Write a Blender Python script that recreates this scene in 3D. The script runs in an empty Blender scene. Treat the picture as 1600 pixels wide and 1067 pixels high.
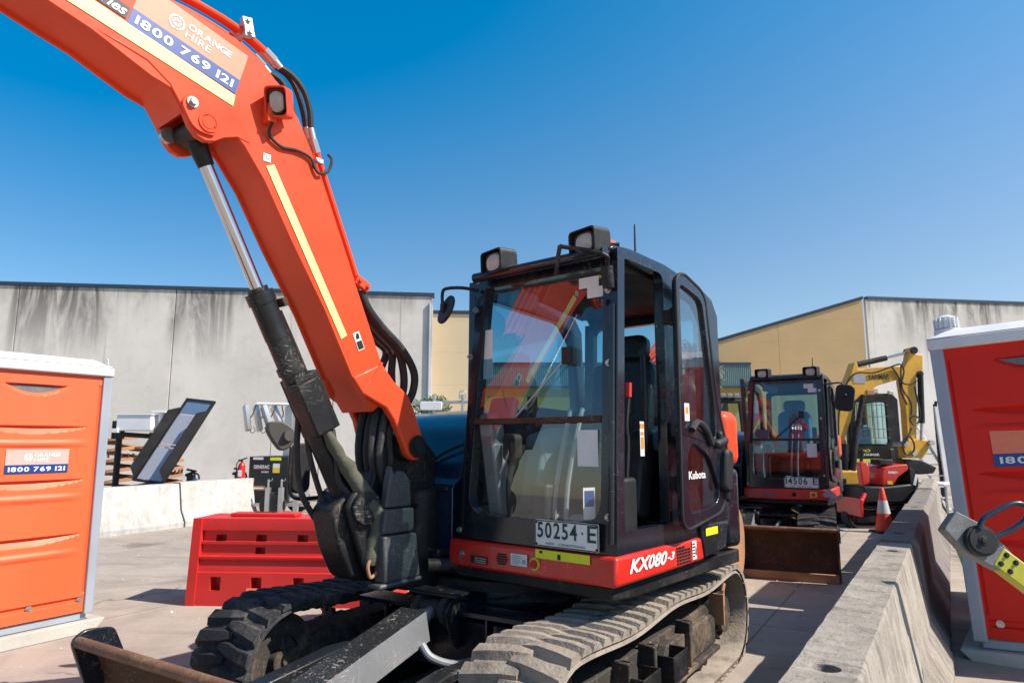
import bpy, math, random
from mathutils import Vector, Matrix
random.seed(7)
sc = bpy.context.scene
R = math.radians

# ---------------------------------------------------------------- camera, world, sun, exposure
cam_d = bpy.data.cameras.new('camera'); cam = bpy.data.objects.new('camera', cam_d); sc.collection.objects.link(cam)
cam.location = (0, 0, 1.53); cam.rotation_euler = (R(98.4), 0, 0)
cam_d.lens = 24.0; cam_d.sensor_width = 36.0; cam_d.clip_start = 0.05; cam_d.clip_end = 2000
cam_d.dof.use_dof = True; cam_d.dof.focus_distance = 3.9; cam_d.dof.aperture_fstop = 4.5
sc.camera = cam
SUN_AZ, SUN_EL = R(107), R(46)
w = bpy.data.worlds.new('World'); sc.world = w; w.use_nodes = True
nt = w.node_tree; bg = nt.nodes['Background']
sky = nt.nodes.new('ShaderNodeTexSky'); sky.sky_type = 'NISHITA'; sky.sun_disc = False
sky.sun_elevation = SUN_EL; sky.sun_rotation = SUN_AZ; sky.air_density = 1.0; sky.dust_density = 0.3; sky.ozone_density = 3.0
hsv = nt.nodes.new('ShaderNodeHueSaturation'); hsv.inputs['Saturation'].default_value = 1.2; hsv.inputs['Hue'].default_value = 0.5
nt.links.new(sky.outputs[0], hsv.inputs['Color']); nt.links.new(hsv.outputs[0], bg.inputs['Color'])
bg.inputs['Strength'].default_value = 0.092
tcw = nt.nodes.new('ShaderNodeTexCoord'); sxw = nt.nodes.new('ShaderNodeSeparateXYZ'); nt.links.new(tcw.outputs['Generated'], sxw.inputs[0])
for nm, a, b in (('Hue', .496, .487), ('Saturation', 1.13, 1.45), ('Value', 1.08, 1.46)):      # deeper, polarised blue higher up
    mr = nt.nodes.new('ShaderNodeMapRange'); mr.interpolation_type = 'SMOOTHSTEP'; mr.inputs['From Min'].default_value = .12; mr.inputs['From Max'].default_value = .60
    mr.inputs['To Min'].default_value = a; mr.inputs['To Max'].default_value = b; nt.links.new(sxw.outputs['Z'], mr.inputs['Value']); 
    if nm == 'Hue': nt.links.new(mr.outputs[0], hsv.inputs[nm]); continue
    mz = nt.nodes.new('ShaderNodeMapRange'); mz.interpolation_type = 'SMOOTHSTEP'; mz.inputs['From Min'].default_value = .60; mz.inputs['From Max'].default_value = .90; mz.inputs['To Min'].default_value = 1.0; mz.inputs['To Max'].default_value = .55  # unseen upper sky greyed and dimmed to weaken the bluish fill in shadows
    ms = nt.nodes.new('ShaderNodeMath'); ms.operation = 'MULTIPLY'; nt.links.new(sxw.outputs['Z'], mz.inputs['Value']); nt.links.new(mr.outputs[0], ms.inputs[0]); nt.links.new(mz.outputs[0], ms.inputs[1]); out_ = ms.outputs[0]
    if nm == 'Saturation':      # the sky pales towards the sun's side
        mx = nt.nodes.new('ShaderNodeMapRange'); mx.inputs['From Min'].default_value = -.5; mx.inputs['From Max'].default_value = .6; mx.inputs['To Min'].default_value = 1.10; mx.inputs['To Max'].default_value = .86
        m3 = nt.nodes.new('ShaderNodeMath'); m3.operation = 'MULTIPLY'; nt.links.new(sxw.outputs['X'], mx.inputs['Value']); nt.links.new(out_, m3.inputs[0]); nt.links.new(mx.outputs[0], m3.inputs[1]); out_ = m3.outputs[0]
    nt.links.new(out_, hsv.inputs[nm])
sd = bpy.data.lights.new('sun', 'SUN'); sun = bpy.data.objects.new('sun', sd); sc.collection.objects.link(sun)
sd.energy = 5.0; sd.angle = R(0.53); sd.color = (1.0, 0.925, 0.82)
sv = Vector((math.sin(SUN_AZ)*math.cos(SUN_EL), math.cos(SUN_AZ)*math.cos(SUN_EL), math.sin(SUN_EL)))
sun.rotation_euler = sv.to_track_quat('Z', 'Y').to_euler(); sun.location = sv*60
sc.view_settings.view_transform = 'Standard'; sc.view_settings.look = 'None'
sc.view_settings.exposure = 0.5; sc.view_settings.gamma = 1.0
sc.cycles.max_bounces = 10; sc.cycles.transparent_max_bounces = 16; sc.cycles.use_denoising = True
sc.cycles.sample_clamp_indirect = 6.0

# ---------------------------------------------------------------- materials
M = {}
def nn(t, k, **kw):
    n = t.nodes.new(k)
    for a, b in kw.items(): setattr(n, a, b)
    return n
def noise(t, scale, detail=4, rough=.55, vec=None, dist=0.0):
    n = nn(t, 'ShaderNodeTexNoise'); n.inputs['Scale'].default_value = scale; n.inputs['Detail'].default_value = detail
    n.inputs['Roughness'].default_value = rough; n.inputs['Distortion'].default_value = dist
    if vec is not None: t.links.new(vec, n.inputs['Vector'])
    return n.outputs['Fac']
def ramp(t, fac, a, b, ca=0.0, cb=1.0):
    n = nn(t, 'ShaderNodeMapRange'); n.clamp = True
    for k, v in (('From Min', a), ('From Max', b), ('To Min', ca), ('To Max', cb)): n.inputs[k].default_value = v
    t.links.new(fac, n.inputs['Value']); return n.outputs[0]
def mix(t, fac, a, b):
    n = nn(t, 'ShaderNodeMix', data_type='RGBA')
    for s, v in (('A', a), ('B', b)):
        i = [x for x in n.inputs if x.name == s and x.type == 'RGBA'][0]
        if isinstance(v, tuple): i.default_value = (*v[:3], 1)
        else: t.links.new(v, i)
    f = n.inputs[0]
    if isinstance(fac, (int, float)): f.default_value = fac
    else: t.links.new(fac, f)
    return [x for x in n.outputs if x.type == 'RGBA'][0]
def mth(t, op, a, b=None):
    n = nn(t, 'ShaderNodeMath', operation=op)
    for i, v in enumerate((a, b)):
        if v is None: continue
        if isinstance(v, (int, float)): n.inputs[i].default_value = v
        else: t.links.new(v, n.inputs[i])
    return n.outputs[0]
def coords(t, scale=(1, 1, 1)):
    c = nn(t, 'ShaderNodeTexCoord'); m = nn(t, 'ShaderNodeMapping'); m.inputs['Scale'].default_value = scale
    t.links.new(c.outputs['Object'], m.inputs['Vector']); return m.outputs[0]
def base(name):
    m = bpy.data.materials.new(name); m.use_nodes = True; M[name] = m
    t = m.node_tree; return m, t, t.nodes['Principled BSDF']
def bump(t, p, h, strength=.3, dist=.01):
    b = nn(t, 'ShaderNodeBump'); b.inputs['Strength'].default_value = strength; b.inputs['Distance'].default_value = dist
    t.links.new(h, b.inputs['Height']); t.links.new(b.outputs[0], p.inputs['Normal'])
def paint(name, col, rough=.35, dirt=(.25, .2, .15), amount=.35, scuff=(.5, .45, .4), scuffs=.0, coat=.0, metal=0.0, bumps=.06, scale=3.0, spec=.5):
    m, t, p = base(name); v = coords(t)
    n1 = noise(t, scale, 6, .6, v); n2 = noise(t, scale*9, 3, .6, v)
    f = ramp(t, mth(t, 'ADD', mth(t, 'MULTIPLY', n1, .75), mth(t, 'MULTIPLY', n2, .25)), .5, .78, 0, amount)
    c = mix(t, f, col, dirt)
    v2 = ramp(t, noise(t, scale*.6, 2, .5, v), .3, .7, .88, 1.1)
    mm = nn(t, 'ShaderNodeMix', data_type='RGBA', blend_type='MULTIPLY'); mm.inputs[0].default_value = 1
    ia = [x for x in mm.inputs if x.name == 'A' and x.type == 'RGBA'][0]; ib = [x for x in mm.inputs if x.name == 'B' and x.type == 'RGBA'][0]
    t.links.new(c, ia); t.links.new(v2, ib); c = [x for x in mm.outputs if x.type == 'RGBA'][0]
    if scuffs > 0:
        msk = ramp(t, noise(t, 3.1, 4, .65, v), .42, .66)
        sc1 = noise(t, 1.0, 4, .6, coords(t, (22, 22, 150)), .3); sc2 = noise(t, 1.0, 4, .6, coords(t, (160, 60, 14)), .3)
        chip = noise(t, 75, 4, .65, v)
        sf = mth(t, 'MAXIMUM', mth(t, 'MAXIMUM', ramp(t, sc1, .62, .66), ramp(t, sc2, .62, .66)), ramp(t, chip, .645, .68))
        sf = mth(t, 'MULTIPLY', mth(t, 'MULTIPLY', sf, msk), min(.9, scuffs*1.25))
        c = mix(t, sf, c, scuff)
    t.links.new(c, p.inputs['Base Color'])
    t.links.new(ramp(t, n1, .3, .75, max(.04, rough-.1), min(1, rough+.22)), p.inputs['Roughness'])
    p.inputs['Metallic'].default_value = metal; p.inputs['Coat Weight'].default_value = coat; p.inputs['Coat Roughness'].default_value = .12
    p.inputs['Specular IOR Level'].default_value = spec
    if bumps: bump(t, p, n2, bumps, .01)
    return m
def plain(name, col, rough=.5, metal=0.0, spec=.5):
    m, t, p = base(name); v = coords(t)
    c = mix(t, ramp(t, noise(t, 14, 4, .6, v), .45, .75, 0, .25), col, tuple(x*.6 for x in col))
    t.links.new(c, p.inputs['Base Color']); p.inputs['Roughness'].default_value = rough; p.inputs['Metallic'].default_value = metal
    p.inputs['Specular IOR Level'].default_value = spec
    return m
paint('orange_paint', (.78, .078, .026), .34, (.36, .05, .03), .4, (.30, .10, .06), .30, .06, bumps=.02, spec=.18)
paint('red_paint', (.62, .022, .012), .32, (.2, .06, .04), .25, (.6, .5, .42), .35, .3, bumps=.02)
paint('navy_paint', (.007, .010, .018), .22, (.05, .05, .05), .28, (.3, .28, .25), .35, .5, bumps=.02, spec=.4)
paint('hood_paint', (.006, .016, .045), .25, (.03, .04, .06), .2, (.3, .28, .25), .2, .4, bumps=.02)
paint('black_paint', (.012, .012, .014), .45, (.10, .085, .07), .45, (.32, .27, .22), .3, bumps=.08, spec=.3)
paint('worn_black_steel', (.014, .016, .019), .33, (.13, .105, .08), .28, (.4, .36, .32), .7, bumps=.12, spec=.4)
paint('dusty_gray_steel', (.16, .165, .17), .5, (.28, .25, .21), .55, (.5, .48, .45), .5, metal=.2, bumps=.15)
paint('casting_gray', (.065, .07, .075), .5, (.2, .18, .15), .5, (.4, .38, .35), .6, bumps=.15)
paint('worn_steel_side', (.38, .39, .41), .4, (.3, .2, .14), .35, (.75, .75, .75), .8, metal=.55, bumps=.12)
paint('track_rubber', (.028, .029, .033), .75, (.20, .175, .15), .8, (.4, .35, .3), .2, bumps=.5, scale=5.0, spec=.2)
paint('dusty_track_rubber', (.31, .262, .215), .85, (.075, .072, .07), 1.0, (.42, .36, .30), .6, bumps=.6, scale=7.0, spec=.15)
paint('track_frame_dust', (.05, .045, .04), .8, (.36, .25, .16), .9, (.45, .33, .22), .5, bumps=.3, scale=2.6, spec=.2)
paint('rust_steel', (.075, .036, .022), .65, (.17, .085, .045), .8, (.35, .25, .18), .5, bumps=.3, scale=4.0, spec=.25)
paint('bright_rust', (.42, .22, .12), .75, (.25, .12, .07), .6, (.5, .35, .22), .3, bumps=.2, spec=.2)
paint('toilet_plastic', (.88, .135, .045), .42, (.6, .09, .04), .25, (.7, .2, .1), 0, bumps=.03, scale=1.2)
paint('shaded_toilet_plastic', (.74, .022, .012), .45, (.5, .03, .02), .25, (.7, .2, .1), 0, bumps=.03, scale=1.2, spec=.25)  # same toilet plastic, with shade put into its darker, redder colour
paint('white_plastic', (.72, .72, .74), .45, (.5, .47, .44), .35, (.4, .4, .4), .15, bumps=.04)
paint('mirror_back', (.085, .08, .077), .45, (.12, .11, .1), .3, bumps=.05)
paint('worn_blade_edge', (.17, .085, .05), .6, (.44, .27, .16), 1.0, (.03, .03, .03), .9, bumps=.35, scale=9, spec=.3)
paint('gray_post', (.33, .365, .42), .45, (.35, .34, .33), .3, (.3, .3, .3), .15, bumps=.04)
paint('skid_gray', (.48, .46, .42), .7, (.32, .28, .22), .6, (.5, .5, .5), .2, bumps=.2)
paint('water_barrier_plastic', (.62, .025, .022), .42, (.35, .05, .04), .4, (.7, .2, .15), .25, bumps=.04, scale=2)
paint('yellow_paint', (.70, .37, .032), .45, (.22, .12, .05), .6, (.15, .1, .07), .6, bumps=.08)
paint('lime_paint', (.44, .42, .03), .45, (.12, .10, .05), .7, (.25, .25, .2), .8, bumps=.1)
paint('blue_paint', (.02, .10, .26), .4, (.05, .06, .08), .3, bumps=.03)
paint('dark_plastic', (.018, .018, .02), .5, (.08, .075, .07), .35, bumps=.08, spec=.35)
paint('gray_plastic', (.22, .23, .25), .5, (.3, .28, .25), .3, bumps=.05)
paint('seat_cover', (.02, .022, .025), .28, (.06, .06, .065), .3, bumps=.5, scale=6)
paint('cover_canvas', (.10, .10, .075), .75, (.2, .18, .14), .5, bumps=.4, scale=5, spec=.2)
paint('hose_rubber', (.03, .03, .032), .55, (.16, .14, .12), .5, bumps=.15, scale=7, spec=.3)
plain('chrome_steel', (.62, .62, .64), .12, 1.0); plain('galvanised', (.5, .5, .5), .38, .8)
plain('lens_glass', (.55, .50, .46), .12); plain('chrome_bolt', (.45, .44, .42), .35, .8)
paint('lettering_white', (.82, .82, .82), .5, (.5, .5, .5), .3, bumps=0, scale=8)
plain('lettering_green', (.008, .05, .035), .5); plain('lettering_black', (.012, .012, .012), .5)
plain('decal_blue', (.012, .055, .26), .4); plain('decal_yellow', (.90, .78, .28), .4)
plain('decal_salmon', (.86, .22, .12), .45); plain('decal_fade', (.80, .42, .37), .5)
plain('sticker_white', (.75, .75, .73), .5); plain('sticker_orange', (.8, .25, .04), .5)
plain('reflective_lime', (.72, .78, .02), .4); plain('estop_red', (.55, .02, .02), .35); plain('estop_yellow', (.75, .55, .04), .5)
plain('plate_white', (.80, .80, .77), .4); plain('grille_dark', (.006, .006, .006), .8)
plain('paper', (.78, .78, .75), .8); plain('cardboard', (.45, .36, .27), .9); plain('blue_gray_plastic', (.12, .22, .32), .5)
plain('beacon_orange', (.85, .12, .02), .3); plain('cone_orange', (.85, .06, .02), .5); plain('cone_band', (.6, .6, .58), .4)
plain('extinguisher_red', (.55, .015, .015), .3); plain('weed_green', (.06, .10, .025), .8); plain('bark', (.12, .09, .065), .9)
plain('leaf_gum', (.07, .10, .05), .7); plain('capping_navy', (.02, .04, .07), .5)
plain('solar_cells', (.36, .37, .44), .25); plain('solar_strip', (.14, .21, .33), .2)

def glass(name, tint, refl=.9, dirt=.018):
    m, t, p = base(name); t.nodes.remove(p); out = [n for n in t.nodes if n.type == 'OUTPUT_MATERIAL'][0]
    tr = nn(t, 'ShaderNodeBsdfTransparent'); tr.inputs['Color'].default_value = (*tint, 1)
    gl = nn(t, 'ShaderNodeBsdfGlossy'); gl.inputs['Roughness'].default_value = .0; gl.inputs['Color'].default_value = (.95, .97, 1, 1)
    df = nn(t, 'ShaderNodeBsdfDiffuse'); df.inputs['Color'].default_value = (.42, .40, .37, 1)
    fr = nn(t, 'ShaderNodeFresnel'); ge = nn(t, 'ShaderNodeNewGeometry'); t.links.new(ramp(t, ge.outputs['Backfacing'], 0, 1, 1.6, .625), fr.inputs['IOR'])
    v = coords(t); d = ramp(t, noise(t, 5, 6, .65, v, .6), .42, .8, dirt*.25, dirt*2.2)
    m1 = nn(t, 'ShaderNodeMixShader'); m2 = nn(t, 'ShaderNodeMixShader')
    t.links.new(mth(t, 'MINIMUM', mth(t, 'MULTIPLY', fr.outputs[0], refl*2.0), 1.0), m1.inputs[0])
    t.links.new(tr.outputs[0], m1.inputs[1]); t.links.new(gl.outputs[0], m1.inputs[2])
    t.links.new(d, m2.inputs[0]); t.links.new(m1.outputs[0], m2.inputs[1]); t.links.new(df.outputs[0], m2.inputs[2])
    t.links.new(m2.outputs[0], out.inputs['Surface']); return m
glass('cab_glass', (.45, .72, .80)); glass('clear_glass', (.80, .85, .83), .9, .02)
def xyz(t, v):
    s = nn(t, 'ShaderNodeSeparateXYZ'); t.links.new(v, s.inputs[0]); return s.outputs
def concrete_wall(name, dz):
    m, t, p = base(name); v = coords(t); o = xyz(t, v)
    big = noise(t, .35, 6, .6, v); fine = noise(t, 6, 6, .65, v)
    c = mix(t, ramp(t, big, .35, .7), (.66, .62, .575), (.52, .485, .445)); c = mix(t, ramp(t, fine, .4, .75, 0, .35), c, (.66, .64, .62))
    # rain streaks running down from the parapet
    st = noise(t, 1.0, 8, .74, coords(t, (1.7, 1.7, .22)), 1.1); st2 = noise(t, 1, 3, .55, coords(t, (.42, .42, .05)))
    up = mth(t, 'POWER', ramp(t, o[2], 4.0+dz, 6.7+dz, 0, 1), .8); up2 = ramp(t, o[2], 1.5+dz, 6.7+dz, 0, 1); thin = noise(t, 1, 3, .5, coords(t, (2.6, 2.6, .03)))
    s = mth(t, 'MULTIPLY', mth(t, 'MULTIPLY', ramp(t, st, .36, .58), ramp(t, st2, .47, .57)), up); edge = mth(t, 'MULTIPLY', ramp(t, o[2], 5.9+dz, 6.75+dz, 0, .75), ramp(t, st, .36, .6))
    s = mth(t, 'MAXIMUM', mth(t, 'MAXIMUM', s, edge), mth(t, 'MULTIPLY', mth(t, 'MULTIPLY', ramp(t, thin, .64, .73), ramp(t, st, .3, .5)), mth(t, 'MULTIPLY', up2, .85)))
    c = mix(t, ramp(t, noise(t, 1.3, 8, .75, v, .6), .52, .70, 0, .5), c, (.43, .405, .37))
    c = mix(t, mth(t, 'MULTIPLY', s, .95), c, (.07, .065, .06))
    t.links.new(c, p.inputs['Base Color']); p.inputs['Roughness'].default_value = .9; bump(t, p, fine, .15, .02)
concrete_wall('tilt_panel_concrete', 0.0); concrete_wall('tall_panel_concrete', 3.3)
def barrier_concrete(name, a, b, dark, amt):
    m, t, p = base(name); v = coords(t); big = noise(t, 1.6, 7, .65, v); fine = noise(t, 30, 5, .7, v)
    c = mix(t, ramp(t, big, .35, .68), a, b)
    gr = noise(t, 1.5, 7, .75, coords(t, (9, 1.3, 1.0)), .7); pa = ramp(t, noise(t, 2.4, 4, .6, v), .35, .62, .15, 1); c = mix(t, mth(t, 'MULTIPLY', ramp(t, gr, .40, .64, 0, amt), pa), c, dark); blot = noise(t, 7, 8, .78, v, .4); c = mix(t, ramp(t, blot, .50, .66, 0, amt*.8), c, dark); c = mix(t, ramp(t, noise(t, 11, 6, .7, v, .8), .56, .70, 0, .5), c, tuple(min(1, x*1.25) for x in a))
    c = mix(t, ramp(t, fine, .5, .8, 0, .4), c, tuple(x*.7 for x in a))
    pit = nn(t, 'ShaderNodeTexVoronoi'); pit.inputs['Scale'].default_value = 26; t.links.new(v, pit.inputs['Vector'])
    pf = ramp(t, pit.outputs['Distance'], .05, .15, 1, 0); c = mix(t, mth(t, 'MULTIPLY', pf, .6), c, tuple(x*.35 for x in dark))
    t.links.new(c, p.inputs['Base Color']); p.inputs['Roughness'].default_value = .85
    bump(t, p, mth(t, 'SUBTRACT', mth(t, 'ADD', fine, mth(t, 'MULTIPLY', blot, .8)), mth(t, 'MULTIPLY', pf, .6)), .75, .012)
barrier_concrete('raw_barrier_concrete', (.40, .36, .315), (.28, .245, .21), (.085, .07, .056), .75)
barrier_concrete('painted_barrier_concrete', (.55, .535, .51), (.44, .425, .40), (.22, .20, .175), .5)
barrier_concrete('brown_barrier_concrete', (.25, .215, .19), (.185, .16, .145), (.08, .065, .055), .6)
def ground_mat():
    m, t, p = base('yard_concrete'); v = coords(t)
    big = noise(t, .22, 6, .6, v); mid = noise(t, 1.6, 7, .7, v, .5); fine = noise(t, 38, 5, .7, v)
    c = mix(t, ramp(t, big, .35, .65), (.43, .365, .31), (.335, .285, .245)); c = mix(t, ramp(t, mid, .42, .72, 0, .85), c, (.255, .21, .18))
    c = mix(t, ramp(t, fine, .5, .8, 0, .35), c, (.20, .18, .165)); c = mix(t, ramp(t, noise(t, 3.4, 6, .7, v, 1.2), .6, .75, 0, .5), c, (.50, .44, .39))
    tr = noise(t, 1.0, 4, .6, coords(t, (.5, 3.2, 1)), .3); c = mix(t, ramp(t, tr, .58, .74, 0, .45), c, (.17, .15, .135))
    vc = nn(t, 'ShaderNodeTexVoronoi', feature='DISTANCE_TO_EDGE'); vc.inputs['Scale'].default_value = .45; wv = nn(t, 'ShaderNodeVectorMath', operation='ADD'); nz = nn(t, 'ShaderNodeTexNoise'); nz.inputs['Scale'].default_value = 1.3; nz.inputs['Detail'].default_value = 5
    t.links.new(v, nz.inputs['Vector']); t.links.new(v, wv.inputs[0]); t.links.new(nz.outputs['Color'], wv.inputs[1]); t.links.new(wv.outputs[0], vc.inputs['Vector'])
    c = mix(t, mth(t, 'MULTIPLY', ramp(t, vc.outputs['Distance'], .002, .008, .75, 0), ramp(t, noise(t, .5, 2, .5, v), .5, .58)), c, (.10, .085, .07))
    oil = noise(t, .8, 4, .5, v, .6); c = mix(t, ramp(t, oil, .60, .68, 0, .6), c, (.12, .105, .095))
    br = nn(t, 'ShaderNodeTexBrick'); br.offset = 0; br.inputs['Scale'].default_value = 1; br.inputs['Mortar Size'].default_value = .008
    br.inputs['Brick Width'].default_value = 5.0; br.inputs['Row Height'].default_value = 4.2
    mp = nn(t, 'ShaderNodeMapping'); mp.inputs['Rotation'].default_value = (0, 0, R(31)); mp.inputs['Location'].default_value = (1.3, 2.1, 0)
    t.links.new(v, mp.inputs['Vector']); t.links.new(mp.outputs[0], br.inputs['Vector'])
    c = mix(t, mth(t, 'MULTIPLY', br.outputs['Fac'], .7), c, (.09, .08, .07))
    t.links.new(c, p.inputs['Base Color']); p.inputs['Roughness'].default_value = .88; bump(t, p, mth(t, 'ADD', fine, mid), .25, .01)
ground_mat()
def panel_mat(name, a, b, lines=0.0, axis=2, per=1.0):
    m, t, p = base(name); v = coords(t); c = mix(t, ramp(t, noise(t, .5, 5, .6, v), .35, .7), a, b)
    if lines:
        o = xyz(t, v); fr = mth(t, 'FRACT', mth(t, 'DIVIDE', o[axis], per)); c = mix(t, ramp(t, fr, 0, .025, lines, 0), c, tuple(x*.4 for x in a))
    t.links.new(c, p.inputs['Base Color']); p.inputs['Roughness'].default_value = .7; bump(t, p, noise(t, 9, 4, .6, v), .08, .01)
panel_mat('tan_panel', (.60, .40, .19), (.54, .36, .175), .35, 2, 1.25); panel_mat('cream_panel', (.62, .50, .32), (.58, .46, .30), .4, 2, 1.2)
panel_mat('green_sheet', (.20, .30, .29), (.16, .25, .25)); panel_mat('ochre_wall', (.46, .28, .06), (.40, .24, .05))
def emblem_mats(): pass
# ---------------------------------------------------------------- mesh helpers
def V(*a): return Vector(a if len(a) > 1 else a[0])
def spline(pts, n=6):
    P = [Vector(p) for p in pts]; out = []
    for i in range(len(P)-1):
        p0 = P[i-1] if i else P[0]*2-P[1]; p1, p2 = P[i], P[i+1]; p3 = P[i+2] if i+2 < len(P) else P[-1]*2-P[-2]
        for k in range(n):
            s = k/n; out.append(.5*((2*p1)+(p2-p0)*s+(2*p0-5*p1+4*p2-p3)*s*s+(3*p1-p0-3*p2+p3)*s**3))
    out.append(P[-1]); return out
class MB:
    def __init__(s, off=(0, 0, 0), rot=0.0):
        s.v = []; s.f = []; s.m = []; s.off = Vector(off); s.rot = Matrix.Rotation(rot, 3, 'Z')
    def add(s, vs, fs, m=0):
        b = len(s.v); s.v += [Vector(p) for p in vs]; s.f += [[i+b for i in q] for q in fs]; s.m += [m]*len(fs); return s
    def box(s, c, d, rot=None, m=0, taper=1.0):
        c = Vector(c); h = Vector(d)/2; q = rot if rot is not None else Matrix.Identity(3); vs = []
        for z in (-1, 1):
            k = taper if z > 0 else 1.0
            for x, y in ((-1, -1), (1, -1), (1, 1), (-1, 1)): vs.append(c+q @ Vector((x*h.x*k, y*h.y*k, z*h.z)))
        return s.add(vs, [(3, 2, 1, 0), (4, 5, 6, 7), (0, 1, 5, 4), (1, 2, 6, 5), (2, 3, 7, 6), (3, 0, 4, 7)], m)
    def bb(s, lo, hi, m=0):
        lo, hi = Vector(lo), Vector(hi); return s.box((lo+hi)/2, hi-lo, None, m)
    def prism(s, poly, fn, a, b, m=0):          # poly: 2-D outline, fn(p, t) -> 3-D point, extruded from t=a to t=b
        n = len(poly); ar = sum(poly[i][0]*poly[(i+1) % n][1]-poly[(i+1) % n][0]*poly[i][1] for i in range(n))
        if ar < 0: poly = poly[::-1]
        vs = [fn(p, a) for p in poly]+[fn(p, b) for p in poly]
        e = (Vector(fn(poly[1], a))-Vector(fn(poly[0], a))); 
        fs = [list(range(n))[::-1], list(range(n, 2*n))]+[(i, (i+1) % n, n+(i+1) % n, n+i) for i in range(n)]
        return s.add(vs, fs, m)
    def tube(s, pts, r, n=10, m=0, cap=True, sm=0, sec=None, up=(0, 0, 1), closed=False):
        P = spline(pts, sm) if sm else [Vector(p) for p in pts]; N = len(P); up = Vector(up); vs = []; fs = []; rs = r if isinstance(r, (list, tuple)) else None
        prof = sec or [(math.cos(2*math.pi*i/n), math.sin(2*math.pi*i/n)) for i in range(n)]; n = len(prof); prev = None
        for i, p in enumerate(P):
            if closed: t = P[(i+1) % N]-P[i-1]
            else: t = (P[min(i+1, N-1)]-P[max(i-1, 0)])
            t.normalize()
            if prev is None:
                a = up.cross(t)
                if a.length < 1e-3: a = Vector((1, 0, 0)).cross(t)
                if a.length < 1e-3: a = Vector((0, 1, 0)).cross(t)
            else: a = prev-t*prev.dot(t)
            a.normalize(); b = t.cross(a); prev = a
            k = 1.0 if sec else (r if rs is None else rs[min(len(rs)-1, int(i*len(rs)/N))] if len(rs) != N else rs[i])
            if not closed and 0 < i < N-1 and not sm:
                c = (P[i+1]-P[i]).normalized().dot((P[i]-P[i-1]).normalized()); k = k/max(.5, math.sqrt(max(0.05, (1+c)/2)))
            vs += [p+a*(x*k)+b*(y*k) for x, y in prof]
        for i in range(N if closed else N-1):
            j = (i+1) % N
            fs += [(i*n+q, i*n+(q+1) % n, j*n+(q+1) % n, j*n+q) for q in range(n)]
        if cap and not closed: fs += [list(range(n))[::-1], [(N-1)*n+q for q in range(n)]]
        return s.add(vs, fs, m)
    def cyl(s, a, b, r, r2=None, n=20, m=0):
        a, b = Vector(a), Vector(b); t = (b-a).normalized(); x = t.orthogonal().normalized(); y = t.cross(x); r2 = r if r2 is None else r2
        c = [(math.cos(2*math.pi*i/n), math.sin(2*math.pi*i/n)) for i in range(n)]
        vs = [a+x*(u*r)+y*(w*r) for u, w in c]+[b+x*(u*r2)+y*(w*r2) for u, w in c]
        return s.add(vs, [list(range(n))[::-1], list(range(n, 2*n))]+[(i, (i+1) % n, n+(i+1) % n, n+i) for i in range(n)], m)
    def ring(s, a, b, ro, ri, n=24, m=0):
        a, b = Vector(a), Vector(b); t = (b-a).normalized(); x = t.orthogonal().normalized(); y = t.cross(x); vs = []; fs = []
        for p, r in ((a, ro), (b, ro), (b, ri), (a, ri)): vs += [p+x*(math.cos(2*math.pi*i/n)*r)+y*(math.sin(2*math.pi*i/n)*r) for i in range(n)]
        for k in range(4):
            for i in range(n): fs.append((k*n+i, k*n+(i+1) % n, ((k+1) % 4)*n+(i+1) % n, ((k+1) % 4)*n+i))
        return s.add(vs, fs, m)
    def lathe(s, prof, c=(0, 0, 0), n=24, m=0, ax=None):
        q = ax if ax is not None else Matrix.Identity(3); c = Vector(c); vs = []; fs = []
        for r, z in prof: vs += [c+q @ Vector((r*math.cos(2*math.pi*i/n), r*math.sin(2*math.pi*i/n), z)) for i in range(n)]
        for k in range(len(prof)-1): fs += [(k*n+i, k*n+(i+1) % n, (k+1)*n+(i+1) % n, (k+1)*n+i) for i in range(n)]
        fs += [list(range(n))[::-1], [(len(prof)-1)*n+i for i in range(n)]]; return s.add(vs, fs, m)
    def grid(s, fn, nu, nv, m=0):
        vs = [fn(i/nu, j/nv) for j in range(nv+1) for i in range(nu+1)]
        return s.add(vs, [(j*(nu+1)+i, j*(nu+1)+i+1, (j+1)*(nu+1)+i+1, (j+1)*(nu+1)+i) for j in range(nv) for i in range(nu)], m)
    def rbox(s, c, d, r=.02, rot=None, m=0, seg=3, axis=2):   # box with rounded outline in the plane across axis
        c = Vector(c); q = rot if rot is not None else Matrix.Identity(3); ax = [0, 1, 2]; ax.remove(axis); hx, hy = d[ax[0]]/2, d[ax[1]]/2; r = min(r, hx*.99, hy*.99); poly = []
        for cx, cy, a0 in ((hx-r, hy-r, 0), (-hx+r, hy-r, 90), (-hx+r, -hy+r, 180), (hx-r, -hy+r, 270)):
            for k in range(seg+1): a = R(a0+90*k/seg); poly.append((cx+r*math.cos(a), cy+r*math.sin(a)))
        def fn(p, t):
            v = Vector((0, 0, 0)); v[ax[0]] = p[0]; v[ax[1]] = p[1]; v[axis] = t; return c+q @ v
        h = d[axis]/2; return s.prism(poly, fn, -h, h, m)
    def build(s, name, mats, parent=None, bevel=0.0, ang=35, seg=2, loc=None, smooth=True):
        me = bpy.data.meshes.new(name); me.from_pydata([s.rot @ (p+s.off) for p in s.v], [], s.f); me.validate()
        for q in (mats if isinstance(mats, (list, tuple)) else [mats]): me.materials.append(M[q])
        if len(me.polygons) == len(s.m): me.polygons.foreach_set('material_index', s.m)
        import bmesh as _b
        bm = _b.new(); bm.from_mesh(me); _b.ops.recalc_face_normals(bm, faces=bm.faces); bm.to_mesh(me); bm.free()
        if smooth: me.shade_smooth(); me.set_sharp_from_angle(angle=R(ang))
        o = bpy.data.objects.new(name, me); sc.collection.objects.link(o)
        if parent is not None: o.parent = parent
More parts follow.
